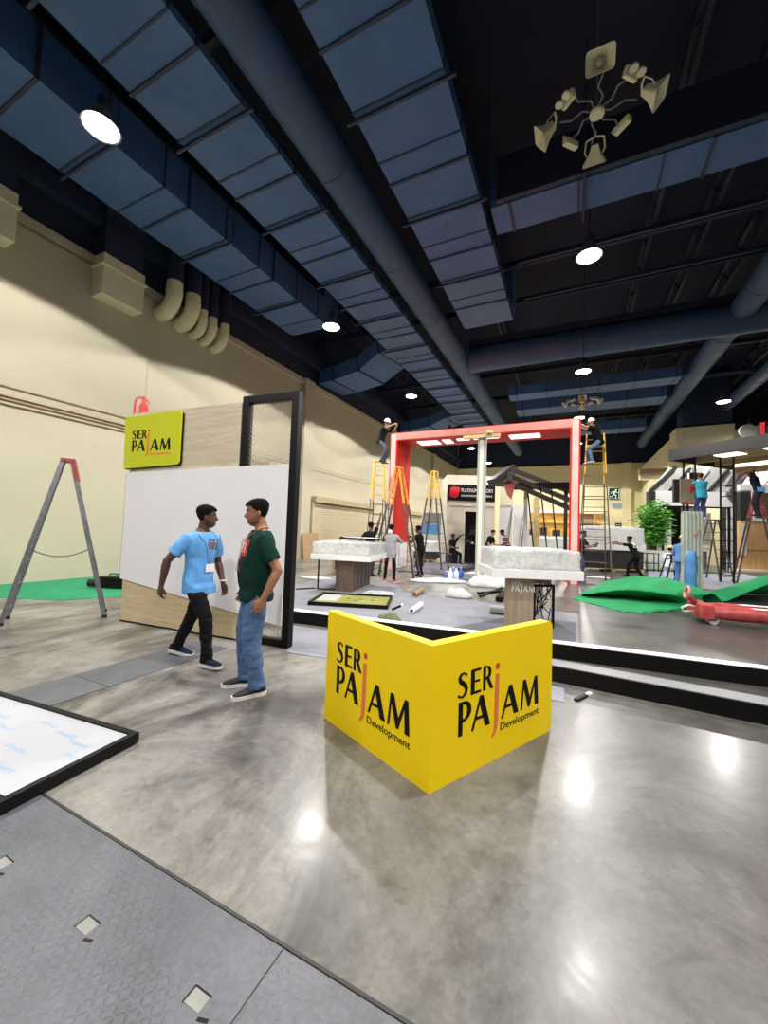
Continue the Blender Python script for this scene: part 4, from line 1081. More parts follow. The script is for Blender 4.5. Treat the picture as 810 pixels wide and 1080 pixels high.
mm = frame_m((-.47, -.232, .47), (1, 0, 0), (0, 0, 1)); logo(mm @ Matrix.Translation((.0, 0, .003)), t, .42, dev=False, cols=('whitep', 'whitep', 'whitep', 'whitep'), ex=.006)
t2 = bpy.data.objects.new('wrapped_display', None)
w0 = 1.32
sub = bpy.data.objects.new('tmp', None)
old = set(o.name for o in bpy.data.objects if o.parent == t)
wrapped_model(t, w0, .95, .80, .33, .14, 8)
for o in bpy.data.objects:
    if o.parent == t and o.name not in old: o.location = (-.02, .12, 0)
bpy.data.objects.remove(t2); bpy.data.objects.remove(sub)

# ------------------------------------------------------------------ things lying about
c = onz(372, 635); t = thing('printed_board', 'black-framed yellow-green board lying flat on the grey carpet', 'board', (c.x, c.y, .008), math.radians(20))
MB().box((0, 0, .02), (1.45, 1.1, .03)).build('board', MT['limeprint'], t)
for y in (-.56, .56): MB().box((0, y, .035), (1.53, .04, .07), bevel=.004).build('frame_rail', MT['black'], t)
for x in (-.745, .745): MB().box((x, 0, .035), (.04, 1.08, .07), bevel=.004).build('frame_rail', MT['black'], t)
MB().box((-.5, .1, .037), (.4, .7, .004)).build('grey_corner', MT['lgrey'], t)
for x, y in ((-.1, .1), (.05, -.05), (.15, .12), (.4, .05)): MB().box((x, y, .037), (.09, .05, .004)).build('dark_mark', MT['dark'], t)
def roll(label, px0, py0, px1, py1, r, m, cat='roll', name='film_roll', core=None):
    a, b = onz(px0, py0), onz(px1, py1); c = (a + b) / 2; t = thing(name, label, cat, (c.x, c.y, .009)); d = (b - a) / 2
    MB().tube([V((-d.x, -d.y, r)), V((d.x, d.y, r))], r, 18).build('roll_body', MT[m], t, angle=50)
    q = d * 1.004
    for s_ in (-1, 1): MB().tube([V((q.x * s_ * .99, q.y * s_ * .99, r)), V((q.x * s_ * 1.01, q.y * s_ * 1.01, r))], r * .5, 12).build('tube_end', MT[core or 'dark'], t)
roll('white tube roll on the carpet near the lime framed board', 434, 648, 444, 641, .055, 'whitep')
roll('short salmon-brown cardboard roll on the carpet', 437, 630, 445, 625, .06, 'brown')
roll('pale grey roll lying against the lettered oak pedestal', 517, 647, 534, 649, .07, 'lgrey')
def rumple(label, px, py, rx, ry, h, m, seed, name='plastic_sheet', cat='plastic sheet', rz=0.0, group=None):
    c = onz(px, py); g = MB(); n, k = 34, 8; rings = []
    for j in range(k + 1):
        f = j / k; ring = []
        for i in range(n):
            a = 2 * PI * i / n; e = 1 + .28 * noise.noise(V((math.cos(a) * 1.6 + seed, math.sin(a) * 1.6, 0)))
            x, y = rx * e * (1 - f * f * .96) * math.cos(a), ry * e * (1 - f * f * .96) * math.sin(a)
            z = h * math.sin(f * PI / 2) * (1 + .5 * noise.noise(V((x * 4 + seed, y * 4, f)))) + .03 * h * noise.noise(V((x * 20, y * 20, seed)))
            ring.append(V((x, y, max(.003, z) if j else .002)))
        rings.append(ring)
    g.loft(rings); o = g.build(name, MT[m], None, True); o.location = (c.x, c.y, .009); o.rotation_euler = (0, 0, rz); return tag(o, label, cat, group)
rumple('big heap of white plastic sheeting beyond the carpet, by the wrapped model', 536 - 10, 619, .95, .35, .3, 'wrapw', 1, rz=.4)
rumple('long low strip of white sheeting under the blue bottles', 462, 614, .75, .25, .12, 'wrapw', 2, rz=.5)
rumple('clear crumpled plastic bundle on the near carpet behind the salmon roll', 483, 630, .36, .2, .2, 'wrapw', 3)
rumple('thin white plastic strip on the carpet beyond the lime framed board', 399, 628, .35, .12, .1, 'wrapw', 4, rz=.2)
rumple('white scrap of sheeting on the bare floor left of the walnut pedestal', 333, 610, .5, .25, .05, 'wrapw', 5)
rumple('flat white sheeting lying beyond the heap, against the model slab', 545 - 25, 607, 1.1, .3, .12, 'wrapw', 6, rz=.4)
rumple('olive green cloth bundle on the carpet just behind the yellow sign', 411, 654, .2, .12, .12, 'olive', 7, 'cloth_bundle', 'cloth')
rumple('white paper left by the jeans of the man at the portal post', 628, 612 - 3, .5, .3, .04, 'wrapw', 9)
t = thing('torch', 'small black torch with a white end lying by the olive cloth', 'torch', tuple(onz(419, 649)[:2]) + (.009,), .6)
MB().cyl((-.1, 0, .09), (.06, 0, .16), .022).build('torch_body', MT['black'], t); MB().cyl((.06, 0, .16), (.1, 0, .178), .026).build('torch_end', MT['whitep'], t)
bl = ['blue water bottle standing at the left of the bottle group', 'white bottle standing in front among the blue bottles', 'deep blue bottle behind the white bottle', 'pale bottle beside the deep blue one', 'blue bottle at the right of the bottle group']
for k, (px, py, m, h) in enumerate(((471, 612, 'bottle', .26), (475, 613, 'bottlew', .36), (478, 610, 'bottle', .34), (481, 612, 'bottlew', .33), (486, 610, 'bottle', .32))):
    c = onz(px, py); t = thing('water_bottle', bl[k], 'bottle', c, 0, 'bottles on the far floor')
    MB().lathe([(.001, 0), (.075, .0), (.08, .02), (.08, h * .7), (.05, h * .85), (.03, h * .9), (.03, h), (.001, h)], n=16).build('bottle_body', MT[m], t, angle=50)
    MB().cyl((0, 0, h), (0, 0, h + .03), .033).build('cap', MT['whitep'], t)
def bar_thing(label, p, q, w, h, m, name='black_bracket', cat='bracket'):
    a, b = onz(*p), onz(*q); c = (a + b) / 2; t = MB(); d = (b - a) / 2
    t.bar(V((-d.x, -d.y, h / 2)), V((d.x, d.y, h / 2)), w, h); o = t.build(name, MT[m]); o.location = (c.x, c.y, .009); return tag(o, label, cat)
bar_thing('thin black bar crossing on the carpet left of the oak pedestal', (504, 627), (530, 625), .06, .05, 'black', 'metal_bar', 'bar')
bar_thing('black bar lying slanted under the crossing bar', (506, 630), (530, 621), .05, .04, 'black', 'metal_bar', 'bar')
bar_thing('chunky black block lying by the oak pedestal', (526, 635), (533, 628), .14, .1, 'black', 'black_block', 'block')
bar_thing('long dark board lying on the floor behind the model slab', (511, 611), (534, 613), .12, .09, 'dark', 'dark_board', 'board')
bar_thing('dark timber pieces lying on the far stage edge', (487, 604), (506, 599), .3, .16, 'dark', 'dark_board', 'board')
bar_thing('narrow black strip along the carpet rim behind the mesh panel', (312, 622), (332, 621), .06, .02, 'black', 'rubber_strip', 'strip')
t = thing('tool_case', 'small black tool case lying on the green carpet by the partition', 'tool case', tuple(onz(121, 620)[:2]) + (.008,), .4)
MB().box((0, 0, .13), (.75, .3, .22), bevel=.03).build('case_body', MT['black'], t)
MB().tube([(-.15, 0, .24), (-.12, 0, .3), (.12, 0, .3), (.15, 0, .24)], .014, 8).build('case_handle', MT['rubber'], t)
MB().cyl((-.36, -.1, .1), (-.5, -.12, .1), .08, n=14).build('case_knob', MT['rubber'], t)
t = thing('leaning_board', 'brown board leaning on the wall beside the roller shutter', 'board', (XL + .3, 14.6, 0))
MB().box((.1, .3, .6), (.03, 1.2, 1.2), ry=-.12).build('board_sheet', MT['brown'], t)
t = thing('floor_marker', 'short black and white stick lying on the concrete behind the yellow sign', 'marker', tuple(onz(613, 737)[:2]) + (0,), 1.1)
MB().box((0, 0, .012), (.2, .035, .02)).build('stick', MT['black'], t); MB().box((.14, 0, .012), (.09, .035, .02)).build('white_end', MT['whitep'], t)

# ------------------------------------------------------------------ back of the hall
def facade_box(par, n, x0, x1, y0, y1, z0, z1, m): return MB().box(((x0 + x1) / 2, (y0 + y1) / 2, (z0 + z1) / 2), (x1 - x0, y1 - y0, z1 - z0), bevel=.004).build(n, MT[m], par)
# stall with black name board
c = at(495, 592, 18.5); t = thing('exhibition_stall', 'pale stall with a black name board and dark doorway at the far end', 'stall', c, math.radians(24))
fb = lambda *a: facade_box(t, *a)
fb('stall_front', -1.15, -.25, 0, .12, 0, 4.1, 'cream'); fb('stall_front', .7, 1.15, 0, .12, 0, 4.1, 'cream'); fb('stall_front', -.25, .7, 0, .12, 2.5, 4.1, 'cream')
fb('stall_side', 1.03, 1.15, .12, 2.2, 0, 4.1, 'cream'); fb('stall_side', -1.15, -1.03, .12, 2.2, 0, 4.1, 'cream'); fb('stall_roof', -1.15, 1.15, 0, 2.2, 4.1, 4.2, 'cream')
fb('dark_doorway', -.25, .7, .5, .56, 0, 2.5, 'black'); fb('name_board', -1.1, 1.12, -.06, 0, 2.98, 3.75, 'black'); fb('ledge', -1.0, 1.1, -.05, 0, 2.72, 2.78, 'cream')
mm = frame_m((0, -.064, 0), (1, 0, 0), (0, 0, 1))
me = text_mesh('PLATINUM VICTORY', .24, .004, width=1.5); me.transform(mm @ Matrix.Translation((-.48, 3.4, 0))); link('board_lettering', me, MT['whitep'], t)
g = MB()
for i in range(17): g.box((-.45 + i * .088, -.066, 3.22), (.06, .006, .09))
g.build('board_small_lettering', MT['lgrey'], t)
g = MB(); g.prism([(-1.02, 3.15), (-.75, 3.1), (-.6, 3.2), (-.55, 3.6), (-.85, 3.65), (-1.0, 3.55)], .006, mm); g.build('red_emblem', MT['signred'], t)
# white counter stall beside it: backdrop
c = at(535, 590, 18.8); t = thing('white_backdrop', 'white backdrop panels with slanting props next to the pale stall', 'backdrop', c, math.radians(24))
fb('backdrop_panel', -.35, .3, .3, .36, 0, 2.9, 'white'); fb('backdrop_panel', .4, 1.2, .5, .56, 0, 2.9, 'white')
g = MB(); g.prism([(-.35, 2.9), (-.35, 4.0), (.25, 3.4), (.25, 2.9)], .08, frame_m((0, .2, 0), (1, 0, 0), (0, 0, 1))); g.build('sloped_side', MT['beige2'], t)
for x in (-.1, .55): MB().bar((x, -.1, 0), (x + .35, .2, 2.8), .05, .05).build('prop', MT['grey'], t)
fb('timber_post', 1.35, 1.6, .3, .5, 0, 3.3, 'raw')
# dark slatted pergola roof
t = thing('pergola_roof', 'dark slatted pergola roof slanting behind the red portal post', 'pergola', at(575, 560, 16.5))
o0 = t.location.copy()
W_ = lambda px, py, d: ond(px, py, d) - o0
apex, le, r0, r1, r2 = W_(539, 494, 16), W_(521, 509, 16), W_(602, 521, 15.0), W_(602, 528, 15.6), W_(602, 535, 15.2)
for a, b in ((W_(539, 495, 16.3), W_(610, 522, 16.3)), (W_(537, 502, 15.8), W_(610, 531, 15.6)), (W_(535, 508, 15.4), W_(610, 540, 15.0))):
    MB().bar(a, b, .14, .17).build('rafter', MT['dark'], t)
MB().bar(W_(540, 494, 16.4), W_(519, 509, 16.2), .7, .28, up=(0, 0, 1)).build('end_beam', MT['dark'], t)
MB().bar(W_(519, 510, 16.2), W_(537, 511, 15.3), .2, .22).build('end_beam', MT['dark'], t)
MB().bar(W_(540, 497, 16.3), W_(536, 510, 15.3), .2, .22).build('end_beam', MT['dark'], t)
for px in (556, 570, 581): MB().bar(W_(px, 512, 15.6), V((W_(px + 10, 560, 15.6).x, W_(px + 10, 560, 15.6).y, 0)), .05, .05).build('prop', MT['blackm'], t)
MB().bar(W_(597, 515, 16.2), V((W_(597, 515, 16.2).x, W_(597, 515, 16.2).y, 0)), .14, .14).build('post', MT['dark'], t)
MB().bar(W_(555, 505, 16.2), V((W_(555, 505, 16.2).x, W_(555, 505, 16.2).y, 0)), .14, .14).build('post', MT['lgrey'], t)
MB().bar(W_(540, 513, 16), W_(602, 512, 16), .06, .28).build('cross_sign', MT['black'], t)
g = MB(); g.prism([(-.25, .2), (.2, .3), (.05, -.35), (-.1, -.2)], .03, frame_m((0, 0, 0), (1, 0, 0), (0, 0, 1))); q = W_(538, 517, 15.0); g.bm.transform(Matrix.Translation(q) @ Matrix.Rotation(.4, 4, 'Z')); g.build('hanging_flag', MT['redtip'], t)
# amber lit opening in the back wall
c = ony(590, 556, YB - .02); t = thing('lit_counter', 'amber lit kitchen opening with shelves in the back wall', 'counter', (c.x, YB - .6, 0))
fb = lambda *a: facade_box(t, *a)
p0, p1 = ony(565, 544, YB), ony(634, 545, YB)
hx = 3.5
fb('amber_back', -hx, hx, .5, .56, 1.0, 3.6, 'orangeroom'); fb('counter_front', -hx, hx, -.1, 0, 0, 1.4, 'lgrey'); fb('header', -hx - .2, hx + .2, -.1, .5, 3.6, 3.9, 'cream'); fb('shelf', -hx, hx, .1, .45, 2.6, 2.68, 'brown')
for k, x in enumerate((-2.8, -1.7, -.6, .9, 2.2)): fb('dark_appliance', x, x + .5 + .1 * (k % 3), .0, .45, 1.42, 2.0 + .2 * (k % 2), 'dark'); 
for x in (-2.2, .4, 1.5, 2.9): fb('upright', x, x + .12, -.05, .1, 1.4, 3.6, 'raw')
fb('dark_side', 1.9, 2.9, .3, .48, 1.8, 3.5, 'brown')
# wrapped stock on pallets
def stack(label, px, py, depth, w, d, h, seed, rz=.4):
    t = thing('wrapped_pallet', label, 'pallet load', at(px, py, depth), rz)
    for x in (-w / 2 + .1, 0, w / 2 - .1): MB().box((x, 0, .05), (.1, d, .1)).build('pallet_runner', MT['raw'], t)
    MB().box((0, 0, .12), (w, d, .03)).build('pallet_deck', MT['raw'], t)
    MB().box((0, 0, .14 + h * .2), (w * .96, d * .96, h * .4)).build('packed_goods', MT['dark'], t)
    wrapped_model(t, w * .97, d * .97, .14 + h * .42, h * .42, h * .12, seed)
stack('wrapped pallet load behind the rungs of the tallest ladder', 640, 600, 17.5, 2.6, 1.2, 1.9, 11)
stack('low wrapped pallet load beyond the model slab, under the pergola', 588, 592, 19.8, 2.2, 1.2, 1.3, 12)
stack('clear-wrapped stock heaped at the far left beyond the A-frame ladder', 450, 590, 19.0, 1.3, 1.2, .9, 13)
t = thing('blue_crate_stack', 'stack of blue crates by the wall seen through the A-frame ladder', 'crates', at(456, 588, 22), .4)
for k in range(4): MB().box((.1 * (k % 2), 0, .35 + k * .62), (1.5 - .1 * k, 1.0, .58), bevel=.03).build('crate', MT[('bluecloth', 'lgrey', 'bluecloth', 'grey')[k]], t)
rumple('green sheeting heaped on the floor beyond the A-frame ladder', 447, 588, .6, .4, .45, 'green', 21, 'green_sheet', 'sheeting')
rumple('jumble of white packing beside the green sheeting', 461, 593, .6, .4, .4, 'wrapw', 22)
rumple('red bag standing between the two seated workers', 490, 590, .3, .25, .5, 'signred', 23, 'red_bag', 'bag')
rumple('red bucket-like bag lying under the wrapped model slab', 588 + 12, 612, .3, .2, .25, 'signred', 24, 'red_bag', 'bag')
# exit sign on back wall and notices
def wall_sign(n, label, px, py, w, h, build, cat='sign'):
    c = ony(px, py, YB - .06); t = thing(n, label, cat, c); build(t, w, h); return t
def exit_b(t, w, h):
    MB().box((0, 0, 0), (w, .06, h), bevel=.01).build('sign_plate', MT['exitgreen'], t)
    mm = frame_m((0, -.034, 0), (1, 0, 0), (0, 0, 1)) @ Matrix.Scale(h * .9, 4)
    g = MB(); g.prism([(.12 + .09 * math.cos(2 * PI * i / 14), .38 + .09 * math.sin(2 * PI * i / 14)) for i in range(14)], .01, mm)
    for pts, ws in (([(.06, .26), (-.02, .1), (-.06, -.06)], [.17, .16, .13]), ([(-.05, -.04), (.14, -.14), (.12, -.42)], [.1, .09, .08]), ([(-.06, -.04), (-.18, -.24), (-.4, -.28)], [.1, .09, .08]),
                    ([(.1, .24), (.26, .1), (.4, .16)], [.07, .06, .06]), ([(.02, .24), (-.2, .22), (-.3, .04)], [.07, .06, .06])): g.prism(thick(pts, ws), .01, mm)
    g.build('running_figure', MT['exitwhite'], t)
    g = MB(); g.prism([(-.48, -.46), (.48, -.46), (.48, -.43), (-.48, -.43)], .008, mm); g.prism([(.36, -.43), (.42, -.43), (.42, .46), (.36, .46)], .008, mm); g.build('door_outline', MT['exitwhite'], t)
wall_sign('exit_sign', 'dark green running man exit sign on the back wall', 648, 521, .85, 1.05, exit_b)
def notice(m): 
    return lambda t, w, h: (MB().box((0, 0, 0), (w, .04, h), bevel=.01).build('notice_plate', MT[m], t), MB().box((0, -.025, h * .2), (w * .7, .01, h * .12)).build('notice_line', MT['lgrey'], t))
wall_sign('wall_notice', 'pale blue notice under the exit sign', 652, 533.5, .9, .4, notice('filmink'), 'notice')
wall_sign('wall_notice', 'grey panel notice on the back wall by the pergola props', 567, 538, .5, .6, notice('grey'), 'notice')
wall_sign('wall_notice', 'black framed notice on the back wall beside the pale stall', 476, 545, .45, 1.2, notice('dark'), 'notice')
wall_sign('wall_notice', 'small framed notice by the head of the man in the printed black shirt', 652, 555, .5, .6, notice('dark'), 'notice')
# vent grille and bulkhead on the far right
t = thing('vent_grille', 'brown louvred vent grille under the beige bulkhead', 'vent', (6.0, 29.98, 0)); c = ony(692, 500, 29.95)
t.location = c
MB().box((0, 0, 0), (1.9, .06, .75), bevel=.01).build('grille_frame', MT['beige2'], t); g = MB()
for k in range(8): g.box((0, -.04, -.29 + k * .083), (1.7, .03, .06), rx=.5)
g.build('louvres', MT['brown'], t)
t = thing('beige_bulkhead', 'beige curved bulkhead boxing over the show house roof', 'bulkhead', (5.5, 28.3, 7.2))
prof = [(0, .05), (0, .8), (2.65, .8), (2.62, .35), (2.45, -.1), (2.1, -.45), (.3, -.7)]
prof = [(0.0, .95), (2.75, 1.0), (2.72, .45), (2.55, .0), (2.2, -.3), (1.6, -.5), (.0, -.6)]
mm = frame_m((0, 0, 0), (1, 0, 0), (0, 0, 1)); g = MB(); g.prism(prof, 1.6, mm @ Matrix.Translation((0, 0, -1.65))); g.build('bulkhead_box', MT['beige2'], t, angle=35)
g = MB(); g.box((1.5, .85, 1.05 + 1.5), (2.3, 1.5, 3.0 - .1)); g.build('dark_riser', MT['navy'], t)
g = MB(); g.prism([(0, -.6), (0, .95), (6.5, 1.9), (6.5, .3)], .3, frame_m((2.8, 1.4, -.1), (1, 0, 0), (0, 0, 1))); g.build('sloping_soffit', MT['beige2'], t)

# ------------------------------------------------------------------ right side
# white show house
P0, P1 = at(689, 598, 20.6), at(775, 600, 20.2); d = P1 - P0; Lh = d.length; rzh = math.atan2(d.y, d.x)
t = thing('show_house', 'white show house front with dark edge posts and sloping roof', 'house front', P0, rzh)
fb = lambda *a: facade_box(t, *a)
fb('edge_post', -.22, .1, 0, .3, 0, 4.0, 'dark')
fb('white_front', .1, .45, .05, .25, 0, 4.05, 'white'); fb('white_front', 3.75, Lh - .05, .05, .25, 0, 4.05, 'white'); fb('white_front', .45, 3.75, .05, .25, 3.25, 4.05, 'white')
fb('edge_post', Lh - .02, Lh + .4, -.1, .9, 0, 4.1, 'dark')
g = MB()
for a in (0.45, 3.67): g.box((a + .03, .02, 1.62), (.09, .08, 3.24))
g.box((2.1, .02, 3.22), (3.3, .08, .08)); g.build('door_frame', MT['black'], t)
fb('inner_panel', .65, 1.25, .6, .7, 0, 2.6, 'white'); fb('inner_dark', 1.25, 1.9, .9, 1.0, 0, 3.3, 'black'); fb('inner_unit', .7, 1.3, .4, .6, 2.65, 3.15, 'black'); fb('inner_back', 1.9, 3.7, 1.6, 1.7, 0, 3.6, 'grey'); fb('inner_panel', 3.05, 3.5, 1.0, 1.1, .9, 3.0, 'cream')
g = MB(); g.prism([(-.15, 4.0), (1.15, 5.3), (Lh + 1.2, 5.5), (Lh + .4, 4.1)], .1, frame_m((0, .4, 0), (1, 0, 0), (0, 0, 1))); g.build('sloping_gable', MT['lgrey'], t)
for k in range(5):
    x = .6 + k * .95; MB().bar((x - .6, .2, 4.1), (x + .4, .25, 5.3), .22, .1).build('roof_slat', MT['dark' if k % 2 else 'lgrey'], t)
MB().bar((-.1, .15, 4.02), (1.2, .15, 5.35), .14, .18).build('roof_edge', MT['dark'], t)
# plank clad room beside it
t = thing('plank_room', 'tan plank-clad show room beside the white show house', 'house front', at(781, 601, 19.6), rzh + .1)
fb = lambda *a: facade_box(t, *a)
fb('plank_wall', 0, 3.4, 0, .2, .1, 2.55, 'plank'); fb('pale_strip', .05, .3, -.02, 0, .8, 2.4, 'cream'); fb('base_board', -.3, 3.6, -.3, .3, 0, .12, 'cream')
fb('window_frame', .55, .7, -.05, .2, 2.55, 4.0, 'white'); fb('window_frame', .55, 3.4, -.05, .2, 2.55, 2.7, 'white'); fb('window_glass', .7, 3.3, .05, .12, 2.7, 4.0, 'glass'); fb('dark_wall', .0, .55, 0, .2, 2.55, 4.1, 'dark'); fb('header_board', 0, 3.4, 0, .2, 4.0, 4.4, 'white')
for k in range(5): MB().bar((-.3 + k * .8, .3, 4.3), (.5 + k * .8, .6, 5.2), .3, .08).build('roof_slat', MT['lgrey' if k % 2 else 'dark'], t)
MB().box((1.7, -.012, 1.1), (3.4, .01, .02)).build('plank_joint', MT['brown'], t)
# dark canopy
CA, CB = ond(706, 480.5, 15.0), ond(812, 464, 12.2); dd = (CB - CA); dd.z = 0; Lc = dd.length + 1.5
t = thing('canopy', 'dark flat canopy with lit panels over the workers at the show house', 'canopy', (CA.x, CA.y, 0), math.atan2(dd.y, dd.x)); zc = CA.z - .2
fb = lambda *a: facade_box(t, *a)
fb('fascia', 0, Lc, -.05, .05, zc, zc + .42, 'dark'); fb('fascia', -.05, .05, .05, 4.0, zc, zc + .42, 'dark')
fb('canopy_roof', .05, Lc, .05, 4.0, zc + .32, zc + .4, 'dark')
for k, (x0, x1, y0, y1) in enumerate(((1.3, 2.0, .3, .9), (2.7, 3.9, .3, .9))): fb('lit_panel', x0, x1, y0, y1, zc + .0, zc + .04, 'glowbox')
for y in (1.4, 2.6): fb('timber_joist', .1, Lc, y, y + .14, zc + .02, zc + .3, 'raw')
fb('timber_joist', .4, Lc, 3.2, 3.3, zc - .3, zc - .05, 'raw')
for x in (.35, .75): MB().bar((x, .25, 0), (x, .25, zc + .32), .05, .05).build('canopy_post', MT['blackm'], t)
for x in (1.15, 1.55): MB().bar((x, 1.0, 0), (x, 1.0, zc + .05), .045, .045).build('canopy_post', MT['blackm'], t)
for k in range(9): MB().bar((1.15, 1.0, .3 + k * .4), (1.55, 1.0, .3 + k * .4), .03, .03).build('scaffold_rung', MT['blackm'], t)
t2 = thing('floodlight', 'small lit floodlight under the near corner of the dark canopy', 'lamp', ond(731, 502, 15.3)); 
MB().box((0, 0, 0), (.42, .16, .24), bevel=.02, rz=.4).build('lamp_housing', MT['dark'], t2); MB().box((-.03, -.085, -.01), (.36, .02, .19), rz=.4).build('lamp_face', mat('floodlight_glow', '#ffffff', .4, var=0, emit='#ffffff', estr=8), t2)
MB().cyl((0, 0, .1), (0, 0, .55), .015).build('lamp_hook', MT['blackm'], t2)
# signs on the canopy
c = ond(788, 458, 13.0); t = thing('oval_sign', 'plain white oval sign standing on the canopy roof', 'sign', (c.x, c.y, CA.z + .2), math.radians(12))
g = MB(); g.prism([(.25 * math.cos(2 * PI * i / 28), .27 + .23 * math.sin(2 * PI * i / 28)) for i in range(28)], .06, frame_m((0, 0, 0), (1, 0, 0), (0, 0, 1))); g.build('oval_board', MT['whitep'], t); MB().box((0, -.03, .02), (.3, .1, .05)).build('sign_foot', MT['whitep'], t)
c = ond(806, 456.5, 13.1); t = thing('red_box_sign', 'red box sign with a white letter on the canopy roof at the picture edge', 'sign', (c.x + .28, c.y + .1, CA.z + .2), math.radians(24))
MB().box((0, 0, .32), (.75, .16, .6), bevel=.01).build('box_body', MT['signred'], t)
me = text_mesh('E', .42, .006, bold=.012); me.transform(frame_m((-.32, -.085, .17), (1, 0, 0), (0, 0, 1))); link('white_letter', me, MT['whitep'], t)
# corrugated sheets
c = at(731, 632, 10.6); t = thing('corrugated_sheet', 'grey-green corrugated sheets standing upright behind the green carpet heap', 'sheet', c, math.radians(28))
g = MB(); n = 48; prof = []
for i in range(n + 1):
    x = -.26 + .52 * i / n; prof.append((x, .028 * (1 if math.sin(i / n * 2 * PI * 5) > 0 else -1) * min(1, abs(math.sin(i / n * 2 * PI * 5)) * 3)))
top = [V((x, y, 2.28)) for x, y in prof]; bot = [V((x, y, .0)) for x, y in prof]
g.loft([bot + [p + V((0, .04, 0)) for p in bot[::-1]], top + [p + V((0, .04, 0)) for p in top[::-1]]]); g.build('front_sheet', MT['corr'], t)
MB().box((0, .09, 1.12), (.5, .06, 2.24)).build('back_sheet', MT['corr'], t)
for z in (1.62, .92): MB().bar((-.02, -.045, z), (.14, -.045, z + .2), .03, .02).build('orange_stripe', mat('faded_orange_print', '#c98a5c', .6, var=.25, scale=20), t)
# board with red letters
t = thing('letter_board', 'brown board with red letters held up before the show house', 'sign', ond(727, 517, 14.2), math.radians(20)); 
t.location.z -= .45
MB().box((-.08, 0, .42), (.5, .08, .85), bevel=.006).build('board_face', MT['cardbase'], t); MB().box((-.42, .05, .42), (.2, .1, .85)).build('board_side', MT['dark'], t); MB().box((0, .1, -.2), (.06, .06, 1.0)).build('board_stem', MT['blackm'], t)
me = text_mesh('PA', .34, .02, width=.42, bold=.01); me.transform(frame_m((-.02, -.05, .36), (1, 0, 0), (0, 0, 1))); link('red_letters', me, MT['signred'], t)
MB().box((-.05, 0, -.04), (.4, .12, .06)).build('red_tray', MT['jackred'], t)
# planter
c = at(689, 601, 18.6); t = thing('potted_plant', 'leafy green plant in a white square pot before the show house', 'plant', c)
MB().loft([[V((x * .36, y * .36, 0)) for x, y in ((-1, -1), (1, -1), (1, 1), (-1, 1))], [V((x * .5, y * .5, .95)) for x, y in ((-1, -1), (1, -1), (1, 1), (-1, 1))]]).build('square_pot', MT['pot'], t)
MB().box((0, 0, .93), (.92, .92, .06)).build('soil', MT['stem'], t)
rnd = random.Random(4); st = MB(); lf = MB()
for i in range(16):
    a = rnd.uniform(0, 2 * PI); r = rnd.uniform(.05, .35); b0 = V((math.cos(a) * r * .6, math.sin(a) * r * .6, .95)); tp = V((math.cos(a) * r * 1.7, math.sin(a) * r * 1.7, rnd.uniform(2.3, 3.35)))
    st.tube([b0, b0.lerp(tp, .5) + V((0, 0, .1)), tp], [.018, .014, .006], 5)
    for k in range(120):
        f = rnd.uniform(.2, 1.05); p = b0.lerp(tp, f) + V((rnd.gauss(0, .17), rnd.gauss(0, .17), rnd.gauss(0, .12)))
        q = Matrix.Translation(p) @ Matrix.Rotation(rnd.uniform(0, 6.28), 4, 'Z') @ Matrix.Rotation(rnd.uniform(-.9, .9), 4, 'X'); s_ = rnd.uniform(.09, .17)
        pts = [q @ V((0, 0, 0)), q @ V((s_ * .5, s_ * .45, .02)), q @ V((s_ * 1.7, 0, -.03)), q @ V((s_ * .5, -s_ * .45, .02))]
        lf.bm.faces.new([lf.bm.verts.new(v) for v in pts])
st.build('stems', MT['stem'], t); lf.build('foliage', MT['leaf'], t)
t = thing('black_cart', 'small black folding cart by the white plant pot', 'cart', at(686, 605, 17.4), .4)
g = MB()
for x in (-.25, .25):
    for y in (-.15, .15): g.bar((x, y, 0), (x, y, .85), .03, .03)
for z in (.4, .83): g.box((0, 0, z), (.55, .35, .03))
g.build('cart_frame', MT['blackm'], t)
t = thing('green_platform_edge', 'low green platform edge under the plant pot', 'platform', at(700, 602, 18.3), math.radians(20)); MB().box((.2, -.4, .04), (4.0, .3, .08)).build('edge_board', MT['green'], t)
